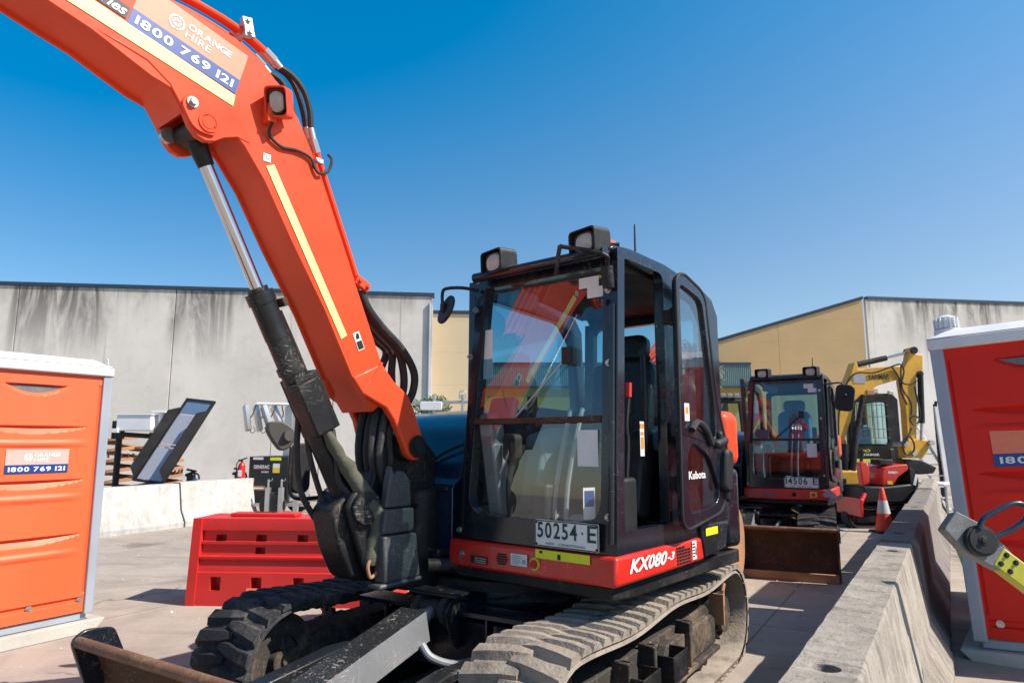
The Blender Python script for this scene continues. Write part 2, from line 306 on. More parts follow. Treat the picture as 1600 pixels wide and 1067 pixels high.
        if loc is not None: o.location = loc
        if bevel:
            b = o.modifiers.new('bevel', 'BEVEL'); b.width = bevel; b.segments = seg; b.limit_method = 'ANGLE'; b.angle_limit = R(32); b.harden_normals = False
        return o
def tag(o, label=None, cat=None, group=None, kind=None):
    for k, v in (('label', label), ('category', cat), ('group', group), ('kind', kind)):
        if v: o[k] = v
    return o
def thing(name, label, cat, loc=(0, 0, 0), rz=0.0, group=None, scale=1.0):
    o = bpy.data.objects.new(name, None); sc.collection.objects.link(o); o.location = loc; o.rotation_euler = (0, 0, rz); o.scale = (scale,)*3
    o.empty_display_size = .1; return tag(o, label, cat, group)
def _glyphs(body, bold, shear):
    cu = bpy.data.curves.new('glyphs', 'FONT'); cu.body = body; cu.offset = bold; cu.shear = shear; cu.resolution_u = 3; cu.size = 1; cu.extrude = 0
    t = bpy.data.objects.new('glyphs', cu); sc.collection.objects.link(t); dg = bpy.context.evaluated_depsgraph_get(); dg.update()
    me = bpy.data.meshes.new_from_object(t.evaluated_get(dg)); bpy.data.objects.remove(t); bpy.data.curves.remove(cu)
    r = ([(v.co.x, v.co.y) for v in me.vertices], [tuple(p.vertices) for p in me.polygons]); bpy.data.meshes.remove(me); return r
def lettering(name, body, c, xd, yd, W, H, mat, parent, bold=.0, depth=.0015, shear=0.0, off=(0, 0, 0), rot=0.0, left=False, tight=None):
    if tight is None: vs, fs = _glyphs(body, bold, shear)
    else:                   # set character by character with even gaps
        vs, fs, x = [], [], 0.0
        for ch_ in body:
            if ch_ == ' ': x += .30; continue
            a, b = _glyphs(ch_, bold, shear); lo = min(p[0] for p in a); k = len(vs); vs += [(p[0]-lo+x, p[1]) for p in a]; fs += [tuple(q+k for q in f) for f in b]; x += max(p[0] for p in a)-lo+tight
    xs = [p[0] for p in vs]; ys = [p[1] for p in vs]; x0, x1, y0, y1 = min(xs), max(xs), min(ys), max(ys)
    if W is None: W = H*(x1-x0)/(y1-y0)
    xd, yd = Vector(xd).normalized(), Vector(yd).normalized(); n = xd.cross(yd).normalized(); c = Vector(c); q = Matrix.Rotation(rot, 3, 'Z'); off = Vector(off)
    co = [q @ (c+xd*(((x-x0)/(x1-x0)-(0 if left else .5))*W)+yd*(((y-y0)/(y1-y0)-.5)*H)+n*depth+off) for x, y in vs]
    me = bpy.data.meshes.new(name); me.from_pydata(co, [], fs); me.materials.append(M[mat]); o = bpy.data.objects.new(name, me); sc.collection.objects.link(o)
    if parent is not None: o.parent = parent
    return o
def structure(name, mb, mats, **k): return tag(mb.build(name, mats, **k), kind='structure')
def carve(o, mb):
    """cut the builder's closed shapes out of o's mesh"""
    k = mb.build('cutter', [m.name for m in o.data.materials][:1], o.parent, smooth=False); k.matrix_local = o.matrix_local
    b = o.modifiers.new('carve', 'BOOLEAN'); b.operation = 'DIFFERENCE'; b.solver = 'EXACT'; b.use_self = True; b.object = k
    bv = [m for m in o.modifiers if m.type == 'BEVEL']; w_ = [(m.width, m.segments) for m in bv]
    for m in bv: o.modifiers.remove(m)
    dg = bpy.context.evaluated_depsgraph_get(); dg.update(); me = bpy.data.meshes.new_from_object(o.evaluated_get(dg)); o.modifiers.clear(); me.name = o.data.name; o.data = me
    d_ = k.data; bpy.data.objects.remove(k); bpy.data.meshes.remove(d_)
# ---------------------------------------------------------------- setting: ground, buildings
g = MB(); g.add([(-300, -60, 0), (300, -60, 0), (300, 400, 0), (-300, 400, 0)], [(0, 1, 2, 3)]); structure('ground', g, 'yard_concrete')

def annulus(mb, outer, inner, fn, a, b, m=0):
    cx = sum(p[0] for p in inner)/len(inner); cy = sum(p[1] for p in inner)/len(inner)
    angs = sorted(set(round(math.atan2(p[1]-cy, p[0]-cx), 5) for p in list(outer)+list(inner)))
    def cast(poly, t):
        dx, dy = math.cos(t), math.sin(t); best = None
        for i in range(len(poly)):
            x1, y1 = poly[i][0]-cx, poly[i][1]-cy; x2, y2 = poly[(i+1) % len(poly)][0]-cx, poly[(i+1) % len(poly)][1]-cy
            ex, ey = x2-x1, y2-y1; d = dx*ey-dy*ex
            if abs(d) < 1e-12: continue
            s = (x1*ey-y1*ex)/d; u = (x1*dy-y1*dx)/d
            if s > 0 and -1e-4 <= u <= 1+1e-4: best = s if best is None else max(best, s)
        return (cx+dx*best, cy+dy*best)
    O = [cast(outer, t) for t in angs]; I = [cast(inner, t) for t in angs]; n = len(angs)
    vs = [fn(p, a) for p in O]+[fn(p, b) for p in O]+[fn(p, a) for p in I]+[fn(p, b) for p in I]; fs = []
    for i in range(n):
        j = (i+1) % n
        fs += [(i, j, n+j, n+i), (2*n+i, 3*n+i, 3*n+j, 2*n+j), (i, 2*n+i, 2*n+j, j), (n+i, n+j, 3*n+j, 3*n+i)]
    return mb.add(vs, fs, m)
def rounded(poly, r, seg=4):
    out = []; n = len(poly); rr = r if isinstance(r, (list, tuple)) else [r]*n
    for i in range(n):
        p = Vector(poly[i]); a = Vector(poly[i-1])-p; b = Vector(poly[(i+1) % n])-p; k = min(rr[i], a.length*.49, b.length*.49)
        if k < 1e-4: out.append(tuple(p)); continue
        s, e = p+a.normalized()*k, p+b.normalized()*k
        for q in range(seg+1):
            t = q/seg; out.append(tuple(s*(1-t)**2+p*2*t*(1-t)+e*t*t))
    return out

UP = (0.56, 1.13, 0.0)        # cab-corner coordinates -> machine root (swing centre on the ground)
def side(p, t): return (p[0], t, p[1])

def bolt(mb, c, d, r=.014, h=.012, m=0): 
    c = Vector(c); d = Vector(d).normalized(); mb.cyl(c, c+d*h*.4, r*1.5, n=14, m=m); mb.cyl(c+d*h*.4, c+d*h*1.3, r, r*.92, n=6, m=m)

def hire_decal(parent, c, xd, yd, W, H, off=(0, 0, 0), rot=0.0, faded=False, digits='1800 769 121', d0=.004):
    """rental decal: pale upper field with ring emblem and two words, blue strip with the telephone number"""
    xd, yd = Vector(xd).normalized(), Vector(yd).normalized(); n = xd.cross(yd).normalized(); c = Vector(c)
    def rect(x0, x1, y0, y1, d, m): 
        mb.add([c+xd*x+yd*y+n*(d0+d) for x, y in ((x0, y0), (x1, y0), (x1, y1), (x0, y1))], [(0, 1, 2, 3)], m)
    mb = MB(off, rot); k = -H*.5+H*.36
    rect(-W/2, W/2, k, H/2, 0, 0); rect(-W/2, W/2, -H/2, k, .0004, 1)
    dec = mb.build('hire_decal', ['decal_fade' if faded else 'decal_salmon', 'decal_blue'], parent)
    e = MB(off, rot); ec = c+xd*(-W*.16)+yd*(H*.16)+n*(d0+.002); r = H*.15
    for a0, a1 in ((100, 250), (280, 430)):
        N = 14
        for i in range(N):
            q = [R(a0+(a1-a0)*(i+j)/N) for j in (0, 1)]
            e.add([ec+(xd*math.cos(t)+yd*math.sin(t))*rr for t, rr in ((q[0], r*.84), (q[0], r*1.08), (q[1], r*1.08), (q[1], r*.84))], [(0, 1, 2, 3)])
    for t, dr in ((250, 1), (70, 1)):
        t = R(t); e.add([ec+(xd*math.cos(t)+yd*math.sin(t))*r*.7, ec+(xd*math.cos(t)+yd*math.sin(t))*r*1.25, ec+(xd*math.cos(t+.42)+yd*math.sin(t+.42))*r*.97], [(0, 1, 2)])
    for i in range(8):
        t = R(45*i+10); e.add([ec+(xd*math.cos(t)+yd*math.sin(t))*r*.14, ec+(xd*math.cos(t+.3)+yd*math.sin(t+.3))*r*.62, ec+(xd*math.cos(t-.3)+yd*math.sin(t-.3))*r*.62], [(0, 1, 2)])
    e.build('ring_emblem', ['lettering_white'], parent)
    lettering('shop_name', 'ORANGE', c+xd*(W*.145)+yd*(H*.255), xd, yd, W*.42, H*.15, 'lettering_white', parent, .026, d0+.002, off=off, rot=rot, tight=.07)
    lettering('shop_name', 'HIRE', c+xd*(W*.055)+yd*(H*.06), xd, yd, W*.24, H*.16, 'lettering_white', parent, 0.0, d0+.002, off=off, rot=rot)
    lettering('telephone_number', digits, c+yd*(-H*.325), xd, yd, W*.9, H*.2, 'lettering_white', parent, .026, d0+.0025, off=off, rot=rot, tight=.10)

def number_plate(parent, c, xd, yd, text, W=.40, H=.145, sub=None, off=(0, 0, 0), rot=0.0):
    xd, yd = Vector(xd).normalized(), Vector(yd).normalized(); n = xd.cross(yd).normalized(); c = Vector(c)
    mb = MB(off, rot); pl = rounded([(-W/2, -H/2), (W/2, -H/2), (W/2, H/2), (-W/2, H/2)], .012)
    mb.prism(pl, lambda p, t: c+xd*p[0]+yd*p[1]+n*t, 0, .004, 0)
    for s in ((-1, 1), (1, 1), (-1, -1), (1, -1)): 
        q = c+xd*(s[0]*(W/2-.014))+yd*(s[1]*(H/2-.014)); mb.cyl(q+n*.004, q+n*.0055, .006, n=8, m=1)
    p = mb.build('number_plate', ['plate_white', 'lettering_black'], parent)
    mb = MB(off, rot); annulus(mb, rounded([(-W/2+.002, -H/2+.002), (W/2-.002, -H/2+.002), (W/2-.002, H/2-.002), (-W/2+.002, H/2-.002)], .012), rounded([(-W/2+.007, -H/2+.007), (W/2-.007, -H/2+.007), (W/2-.007, H/2-.007), (-W/2+.007, H/2-.007)], .01), lambda p, t: c+xd*p[0]+yd*p[1]+n*t, .0035, .006)
    mb.build('plate_rim', 'lettering_black', p)
    a, b = text.split('-'); yo = H*.13 if sub else 0
    lettering('plate_characters', a, c+xd*(-W*.135)+yd*yo, xd, yd, W*.63, H*(.60 if sub else .68), 'lettering_green', p, .016, .0065, off=off, rot=rot, tight=.14)
    lettering('plate_characters', b, c+xd*(W*.40)+yd*yo, xd, yd, W*.13, H*(.60 if sub else .68), 'lettering_green', p, .012, .0065, off=off, rot=rot)
    mb = MB(off, rot); q = c+xd*(W*.26)+yd*yo; mb.add([q+xd*(.007*x)+yd*(.007*y)+n*.0065 for x, y in ((-1, 0), (0, -1), (1, 0), (0, 1))], [(0, 1, 2, 3)]); mb.build('plate_dash', 'lettering_green', p)
    if sub: lettering('plate_state_line', sub, c+yd*(-H*.36), xd, yd, W*.62, H*.085, 'lettering_green', p, .004, .0065, off=off, rot=rot)

def sticker(parent, name, c, xd, yd, W, H, mat, d=.003, bars=None, barmat='lettering_black', off=(0, 0, 0), rot=0.0, label=None):
    xd, yd = Vector(xd).normalized(), Vector(yd).normalized(); n = xd.cross(yd).normalized(); c = Vector(c); mb = MB(off, rot)
    def rect(x0, x1, y0, y1, dd, m): mb.add([c+xd*(x*W)+yd*(y*H)+n*dd for x, y in ((x0, y0), (x1, y0), (x1, y1), (x0, y1))], [(0, 1, 2, 3)], m)
    rect(-.5, .5, -.5, .5, d, 0)
    for b in bars or []: rect(*b, d+.001, 1)
    return mb.build(name, [mat, barmat], parent)
LINES = [(-.42, .1, .28, .36), (-.42, .2, .12, .2), (-.42, .05, -.04, .03), (-.42, .15, -.2, -.13), (-.42, .0, -.36, -.29), (.22, .42, -.3, .1)]

def work_lamp(parent, c, fwd, W=.24, H=.17, D=.15, mat='black_paint'):
    c = Vector(c); f = Vector(fwd).normalized(); s = Vector((0, 0, 1)).cross(f).normalized(); u = f.cross(s)
    mb = MB(UP); fn = lambda p, t: c+s*p[0]+u*p[1]+f*t
    outer = rounded([(-W/2, -H/2), (W/2, -H/2), (W/2, H/2), (-W/2, H/2)], .028); inner = [(x*.90, y*.88) for x, y in outer]
    annulus(mb, outer, inner, fn, -D, 0); back = [(x*.9, y*.9) for x, y in outer]; mb.prism(back, fn, -D-.015, -D*.45)
    h = mb.build('lamp_housing', mat, parent, .004)
    mb = MB(UP); r = rounded([(-W*.36, -H*.38), (W*.36, -H*.38), (W*.36, H*.38), (-W*.36, H*.38)], .045, 6)
    annulus(mb, r, [(x*.86, y*.86) for x, y in r], fn, -D*.45, -D*.16, 1)
    mb.build('lamp_rim', ['dark_plastic', 'dark_plastic'], h)
    mb = MB(UP); nn_ = 12
    def dome(a, b):
        x, y = (a-.5)*2, (b-.5)*2; k = 1/max(1e-6, (abs(x)**4+abs(y)**4)**.25)*max(abs(x), abs(y)) if (x or y) else 1; x *= k; y *= k
        return fn((x*W*.31, y*H*.33), -D*.30+.03*(1-(x*x+y*y)*.5)+.0025*math.sin(a*60))
    mb.grid(dome, 40, nn_); mb.build('lamp_lens', 'lens_glass', h)
    return h

def track_belt(mb, v0, v1, seed, L=1.2, r=.285, zc=.325, m=0):
    rnd = random.Random(seed); path = []
    n = 44
    for i in range(n): path.append((-L+2*L*i/n, zc-r, 0, -1))
    for i in range(16): a = -math.pi/2+math.pi*i/16; path.append((L+r*math.cos(a), zc+r*math.sin(a), math.cos(a), math.sin(a)))
    for i in range(n): t = i/n; path.append((L-2*L*t, zc+r-.03*math.sin(math.pi*t*2)**2, 0, 1))
    for i in range(16): a = math.pi/2+math.pi*i/16; path.append((-L+r*math.cos(a), zc+r*math.sin(a), math.cos(a), math.sin(a)))
    N = len(path); th = .035; vs = []; fs = []
    prof = [(v0, 0), (v0+.015, th), (v1-.015, th), (v1, 0), (v1-.02, -.012), (v0+.02, -.012)]
    for u, z, nu, nz in path: vs += [(u+nu*h, v, z+nz*h) for v, h in prof]
    k = len(prof)
    for i in range(N):
        j = (i+1) % N; fs += [(i*k+q, i*k+(q+1) % k, j*k+(q+1) % k, j*k+q) for q in range(k)]
    mb.add(vs, fs, m)
    acc = [0.0]
    for i in range(N): a, b = path[i], path[(i+1) % N]; acc.append(acc[-1]+math.hypot(b[0]-a[0], b[1]-a[1]))
    tot = acc[-1]; links = 64
    def at(s):
        s %= tot; i = 0
        while acc[i+1] < s: i += 1
        t = (s-acc[i])/(acc[i+1]-acc[i]); a, b = path[i], path[(i+1) % N]; q = [a[j]+(b[j]-a[j])*t for j in range(4)]; l = math.hypot(q[2], q[3]); return q[0], q[1], q[2]/l, q[3]/l
    vm = (v0+v1)/2; pit = tot/links
    for i in range(links):
        for hf in (0, 1):
            s0 = (i+.5*hf)*pit; a, b = (v0-.004, vm+.035) if hf == 0 else (vm-.035, v1+.004); outr = a if hf == 0 else b; inr = b if hf == 0 else a
            hh = (.034 if seed in (4, 10) else .025)+rnd.uniform(-.004, .004); pts = []; sk = .03
            secs = []
            for v, ds, w_, ht in ((outr, 0, .040, hh*.72), (outr*.72+inr*.28, sk*.2, .036, hh), (outr*.3+inr*.7, sk*.7, .034, hh), (inr, sk, .020, hh*.55)):
                j1 = rnd.uniform(-.004, .004)
                row = []
                for ss, h in ((-w_-.010, th-.006), (-w_*.62+j1, th+ht), (w_*.62+j1, th+ht*.97), (w_+.010, th-.006)):
                    u, z, nu, nz = at(s0+ds+ss); row.append((u+nu*h, v, z+nz*h))
                secs.append(row)
            vs = [p for r_ in secs for p in r_]; fs = [(q*4+e, q*4+e+1, (q+1)*4+e+1, (q+1)*4+e) for q in range(3) for e in range(3)]+[(0, 1, 2, 3), (12, 15, 14, 13)]
            mb.add(vs, fs, m)
        u, z, nu, nz = at(i*pit)
        for dv in (-.05, .05):      # metal core teeth on the inner face
            c = Vector((u-nu*.03, vm+dv, z-nz*.03)); rt = Matrix.Rotation(math.atan2(nu, nz), 3, 'Y'); mb.box(c, (.05, .025, .045), rt, m, .8)

def undercarriage(root, rot, seed):
    def B(): return MB((0, 0, 0), rot)
    for sgn in (1, -1):
        v0, v1 = (.65, 1.10) if sgn > 0 else (-1.10, -.65); vm = (v0+v1)/2
        mb = B(); track_belt(mb, v0, v1, seed+sgn)
        tr = mb.build('track', 'dusty_track_rubber' if sgn > 0 and seed == 3 else 'track_rubber', root, ang=32)
        mb = B(); o = v1 if sgn > 0 else v0; k = sgn
        mb.prism([(-.95, .17), (.98, .17), (.98, .40), (.90, .44), (-.88, .44), (-.95, .40)], side, vm-.11, vm+.11)
        mb.prism([(-.9, .21), (.1, .21), (.1, .33), (.02, .40), (-.82, .40), (-.9, .36)], side, vm+k*.11, vm+k*.165)
        mb.bb((-.92, min(vm+k*.06, vm+k*.19), .165), (.98, max(vm+k*.06, vm+k*.19), .195))
        for u in (-.30, .28, .62): mb.box((u, vm+k*.15, .34), (.035, .10, .26)); mb.box((u, vm+k*.17, .46), (.06, .06, .02))
        tf = mb.build('track_frame', 'track_frame_dust', tr, .008)
        mb = B()
        for u0 in (-.02, .40):      # step brackets: open-topped folded boxes
            y0, y1 = sorted((vm+k*.165, vm+k*.27)); yo = vm+k*.27
            mb = B(); mb.bb((u0, y0, .26), (u0+.012, y1, .40)); mb.bb((u0+.22, y0, .26), (u0+.232, y1, .40)); mb.bb((u0+.0125, min(yo, yo-k*.012), .262), (u0+.2195, max(yo, yo-k*.012), .398)); mb.build('step_bracket', 'black_paint', tr, .003)
        mb = B()
        for i in range(5): 
            mb = B(); u = -.78+.4*i; mb.cyl((u, vm-.09, .125), (u, vm+.09, .125), .085, n=18); mb.cyl((u, vm-.13, .125), (u, vm+.13, .125), .04, n=12); mb.build('roller', 'black_paint', tr)
        mb = B(); mb.cyl((-.1, vm-.08, .52), (-.1, vm+.08, .52), .05, n=16); mb.build('carrier_roller', 'black_paint', tr)
        mb = B(); mb.cyl((1.2, vm-.07, .325), (1.2, vm+.07, .325), .255, n=32); mb.ring((1.2, vm-.095, .325), (1.2, vm+.095, .325), .21, .14); mb.cyl((1.2, vm-.12, .325), (1.2, vm+.12, .325), .06)
        mb.box((1.02, vm, .325), (.25, .19, .10)); mb.build('idler', 'track_frame_dust', tr)
        mb = B(); teeth = []
        for i in range(42): 
            a = 2*math.pi*i/42; r_ = .262 if i % 2 else .225; teeth.append((-1.2+r_*math.cos(a), .325+r_*math.sin(a)))
        mb.prism(teeth, side, vm-.03, vm+.03); mb.cyl((-1.2, vm-.11, .325), (-1.2, vm+k*.11, .325), .15, n=28); mb.cyl((-1.2, vm+k*.11, .325), (-1.2, vm+k*.15, .325), .12, n=28)
        for i in range(9): a = 2*math.pi*i/9; bolt(mb, (-1.2+.13*math.cos(a), vm+k*.11, .325+.13*math.sin(a)), (0, k, 0), .011)
        mb.build('sprocket', 'track_frame_dust', tr)
        mb = B(); mb.tube([(-1.02, vm+k*.19, .42), (-1.02, vm+k*.19, .52), (-1.06, vm+k*.19, .56)], .012, 8); mb.box((-1.0, vm+k*.15, .40), (.02, .10, .20)); mb.build('guide_hook', 'bright_rust', tr)
        if sgn > 0: sticker(tr, 'caution_sticker', (.55, vm+k*.1125, .30), (-1, 0, 0), (0, 0, 1), .09, .11, 'estop_yellow', .056, rot=rot)
    # centre body
    mb = B(); mb.prism([(-.70, .28), (.66, .28), (.72, .34), (.72, .56), (.55, .62), (-.6, .62), (-.7, .5)], side, -.42, .42)
    for s in (1, -1):
        for u in (-.55, .35): mb.tube([(u, s*.40, .50), (u, s*.66, .36)], .0, sec=[(-.09, -.12), (.09, -.12), (.09, .12), (-.09, .12)])
    mb.bb((.60, -.60, .60), (.78, .60, .625)); mb.cyl((0, 0, .60), (0, 0, .70), .52, n=40)
    for v in (-.42, -.22, .30, .52): mb.bb((.722, v, .33), (.752, v+.015, .60))
    for v, z in ((.36, .52), (.36, .44)): bolt(mb, (.722, v+.04, z), (1, 0, 0), .014)
    mb.build('undercarriage_frame', 'navy_paint', root, .008)
    mb = B(); mb.ring((0, 0, .69), (0, 0, .745), .60, .40, 48); mb.build('slew_ring', 'black_paint', root)
    # dozer blade with curved mouldboard
    pr = [(2.13, .02), (2.06, .06), (2.00, .18), (1.985, .32), (2.01, .45), (2.06, .54), (2.125, .585)]; pr = [tuple(p)[:2] for p in spline([(x, z, 0) for x, z in pr], 4)]
    back = [(x-.028, z-.004) for x, z in pr[::-1]]
    mb = B(); mb.prism(pr+back, side, -1.09, 1.09); bl = mb.build('dozer_blade', 'rust_steel', root, .004)
    mb = B(); mb.tube([(2.125, -1.10, .592), (2.125, 1.10, .592)], .026, 12); mb.build('blade_lip', 'worn_blade_edge', bl)
    for s in (1, -1):
        mb = B(); y0, y1 = sorted((s*1.092, s*1.115)); mb.prism(rounded([(2.16, .01), (2.05, .30), (2.16, .60), (2.10, .645), (1.96, .63), (1.90, .50), (1.93, .05)], .03), side, y0, y1); mb.build('blade_end_plate', 'navy_paint' if s < 0 else 'rust_steel', bl, .005)
    mb = B(); mb.bb((2.115, -1.09, .005), (2.15, 1.09, .10)); mb.build('cutting_edge', 'bright_rust', bl, .004)
    for s in (1, -1):
        mb = B(); mb.prism([(.66, .30), (.66, .44), (1.2, .46), (1.96, .38), (1.96, .16), (1.2, .28)], side, s*.37-.05, s*.37+.05); mb.bb((1.93, s*.37-.12, .12), (1.978, s*.37+.12, .45))
        mb.build('blade_arm', 'worn_black_steel', root, .008)
    # blade cylinder with folded guard, pin bracket, hose
    mb = B(); ax = Vector((1.72-.80, 0, .40-.625)).normalized(); nrm = Vector((-ax.z, 0, ax.x)); p0 = Vector((.80, 0, .625))
    mb.cyl(p0+ax*.10, p0+ax*.98, .045, n=20); mb.cyl(p0, p0+ax*.2, .032, n=18); bc = mb.build('blade_cylinder', 'galvanised', root)
    mb = B(); y = Vector((0, 1, 0))
    gs = [(-.085, .075), (.085, .075), (.085, -.085), (.079, -.085), (.079, .069), (-.079, .069), (-.079, -.085), (-.085, -.085)]
    fn = lambda p, t: p0+ax*t+y*p[0]+nrm*p[1]
    mb.prism(gs, fn, .17, .98); mb.add([fn((.0862, .0745), .172), fn((.0862, .0745), .978), fn((.0862, -.0845), .978), fn((.0862, -.0845), .172)], [(0, 1, 2, 3)], 1)
    mb.build('cylinder_guard', ['worn_black_steel', 'worn_steel_side'], bc)
    mb = B(); mb.cyl((.80, -.10, .625), (.80, .10, .625), .05, n=22); mb.cyl((.80, -.13, .625), (.80, .13, .625), .03); mb.ring((.80, .075, .625), (.80, .10, .625), .075, .03); mb.ring((.80, -.10, .625), (.80, -.075, .625), .075, .03)
    bolt(mb, (.80, .13, .625), (0, 1, 0), .016); pn = mb.build('cylinder_pin', 'track_frame_dust', root)
    mb = B()
    for s in (1, -1): mb.prism(rounded([(.722, .42), (.722, .70), (.80, .70), (.87, .63), (.83, .53), (.76, .42)], .03), side, s*.115-.012, s*.115+.012)
    mb.bb((.70, -.16, .70), (.84, .17, .715)); mb.build('pin_bracket', 'worn_black_steel', root, .004)
    mb = B(); mb.tube([(1.02, .09, .50), (1.0, .14, .44), (.92, .22, .40), (.84, .31, .42), (.78, .37, .50), (.73, .40, .53)], .020, 10, sm=6); mb.build('blade_hose', 'gray_plastic', root)

def cab(root, near):
    B = lambda: MB(UP)
    lean = lambda z: -.01-.045*(z-1.0)
    front = lambda p, t: (lean(p[1])+t, p[0], p[1])
    # front frame and side frames
    mb = B()
    outer = rounded([(-1.10, .975), (0.0, .975), (0.0, 2.52), (-.05, 2.56), (-.96, 2.56), (-1.02, 2.50)], [.0, .0, .03, .03, .05, .05])
    inner = rounded([(-1.025, 1.115), (-.098, 1.115), (-.090, 2.465), (-.935, 2.465)], [.14, .14, .03, .03], 6)
    annulus(mb, outer, inner, front, -.07, 0.0)
    doorw = rounded([(-.050, 1.085), (-.570, 1.085), (-.585, 2.505), (-.105, 2.515)], [.02, .02, .06, .09], 5)
    outA = [(lean(1)-.001, .976), (-.62, .976), (-.62, 2.558), (lean(2.5)-.002, 2.558)]
    annulus(mb, outA, doorw, side, -.060, -.002)
    rw = rounded([(-.70, 1.55), (-1.20, 1.55), (-1.20, 2.30), (-1.08, 2.42), (-.70, 2.45)], .05, 4)
    outB = [(-.6205, .976), (-1.34, .976), (-1.34, 2.36), (-1.26, 2.46), (-1.10, 2.51), (-.6205, 2.558)]
    annulus(mb, outB, rw, side, -.085, -.002)
    rs = lambda p, t: (p[0], t-.035*(p[1]-1)-.035, p[1])
    allr = [(lean(1)-.072, .976), (-1.34, .976), (-1.34, 2.36), (-1.26, 2.46), (-1.10, 2.51), (-.62, 2.55), (-.15, 2.55)]
    annulus(mb, allr, rounded([(-.18, 1.28), (-1.22, 1.28), (-1.22, 2.25), (-1.08, 2.40), (-.20, 2.45)], .05), rs, -1.065, -1.01)
    rear = lambda p, t: (-1.34+t, p[0], p[1])
    annulus(mb, [(-1.06, .976), (-.086, .976), (-.086, 2.40), (-1.02, 2.40)], rounded([(-.97, 1.40), (-.15, 1.40), (-.15, 2.355), (-.95, 2.355)], .05), rear, 0, .06)
    fr = mb.build('cab_frame', 'navy_paint', root, .022, seg=3)
    mb = B(); prf = [(-.02, 2.545), (-.06, 2.575), (-.25, 2.592), (-.65, 2.585), (-1.06, 2.535), (-1.24, 2.485), (-1.34, 2.40), (-1.365, 2.365), (-1.32, 2.365), (-1.22, 2.45), (-1.05, 2.495), (-.62, 2.535), (-.10, 2.53)]
    mb.prism(prf, side, -.99, -.015); roof = mb.build('cab_roof', 'navy_paint', root, .02, seg=3)
    mb = B(); mb.prism([(-.11, 2.47), (-.11, 2.525), (-.60, 2.53), (-1.0, 2.49), (-1.18, 2.45), (-1.18, 2.42), (-.6, 2.49)], side, -.98, -.09); mb.build('headliner', 'dark_plastic', roof)
    mb = B(); mb.tube([(-.005, -.97, 2.525), (-.005, -.03, 2.525)], .03, 12); mb.build('roof_front_rail', 'navy_paint', roof)
    # glazing
    def pane(name, pts, fn, t, mat, parent=fr):
        m2 = B(); m2.add([fn(p, t) for p in pts], [list(range(len(pts)))]); return m2.build(name, mat, parent, smooth=False)
    pane('front_window', [(-1.02, 1.66), (-.09, 1.66), (-.085, 2.48), (-.955, 2.48)], (lambda p, t: (-.052-.088*(p[1]-1.66), p[0], p[1])), 0, 'cab_glass')
    pane('lower_front_window', rounded([(-1.04, 1.10), (-.10, 1.10), (-.10, 1.64), (-1.04, 1.64)], [.12, .12, 0, 0], 5), front, -.034, 'clear_glass')
    pane('rear_side_window', rw, side, -.04, 'cab_glass')
    pane('right_side_window', [(-.16, 1.26), (-1.24, 1.26), (-1.24, 2.27), (-1.09, 2.42), (-.18, 2.47)], rs, -1.035, 'cab_glass')
    pane('rear_window', [(-.99, 1.38), (-.14, 1.38), (-.14, 2.37), (-.97, 2.37)], rear, .03, 'cab_glass')
    mb = B(); mb.prism([(-1.035, 1.635), (-.10, 1.635), (-.10, 1.668), (-1.035, 1.668)], front, -.05, .004); mb.build('window_divider', 'rust_steel', fr, .004)
    mb = B(); mb.prism([(-1.03, 1.6), (-1.0, 1.6), (-.925, 2.47), (-.945, 2.47)], front, .001, .006); mb.prism([(-1.06, 1.0), (-1.05, 1.0), (-1.05, 1.64), (-1.06, 1.64)], front, .0015, .006); mb.build('window_seal', 'grille_dark', fr)
    # stickers on the glass, rear-view mirror, wiper
    sticker(fr, 'glass_sticker', front((-.20, 2.40), .0), (0, 1, 0), (0, 0, 1), .13, .06, 'paper', -.026, off=UP); sticker(fr, 'glass_sticker', front((-.14, 2.34), .0), (0, 1, 0), (0, 0, 1), .14, .06, 'paper', -.027, off=UP)
    sticker(fr, 'glass_sticker', front((-.93, 2.06), .0), (0, 1, 0), (0, 0, 1), .075, .30, 'paper', -.027, off=UP)
    sticker(fr, 'glass_sticker', front((-.20, 1.50), .0), (0, 1, 0), (0, 0, 1), .13, .19, 'paper', -.030, off=UP)
    mb = B(); mb.rbox((-.20, -.74, 2.385), (.03, .21, .10), .03, Matrix.Rotation(R(-14), 3, 'X'), axis=0); mb.tube([(-.19, -.73, 2.42), (-.16, -.73, 2.48)], .012, 8); mb.build('interior_mirror', 'gray_plastic', fr, .006)
    mb = B(); mb.tube([front((-.33, 1.98), .01), front((-.50, 1.82), .014), front((-.66, 1.675), .016)], .006, 6); mb.box(front((-.31, 2.0), .0), (.05, .06, .09), m=1); mb.build('wiper', ['galvanised' if near else 'dark_plastic', 'dark_plastic'], fr)
    # bolts along the pillars
    for l, z in ((-.05, 1.94), (-.05, 1.16), (-.055, 2.33), (-1.045, 2.05), (-1.015, 2.34), (-1.075, 1.02)):
        mb = B(); bolt(mb, front((l, z), .0), (1, 0, 0), .012, .02); mb.build('pillar_bolt', 'chrome_bolt', fr)
    mb = B(); mb.tube([front((-.030, 1.03), .004), front((-.030, 2.25), .004)], .016, 10); mb.build('pillar_cable', 'navy_paint', fr)
    # lamps, mirror stays, beacon, antenna
    work_lamp(root, (.045, -.80, 2.590), (1, -.22, -.05), .205, .145, .12); work_lamp(root, (.045, -.15, 2.585), (1, -.22, -.05), .20, .15, .12)
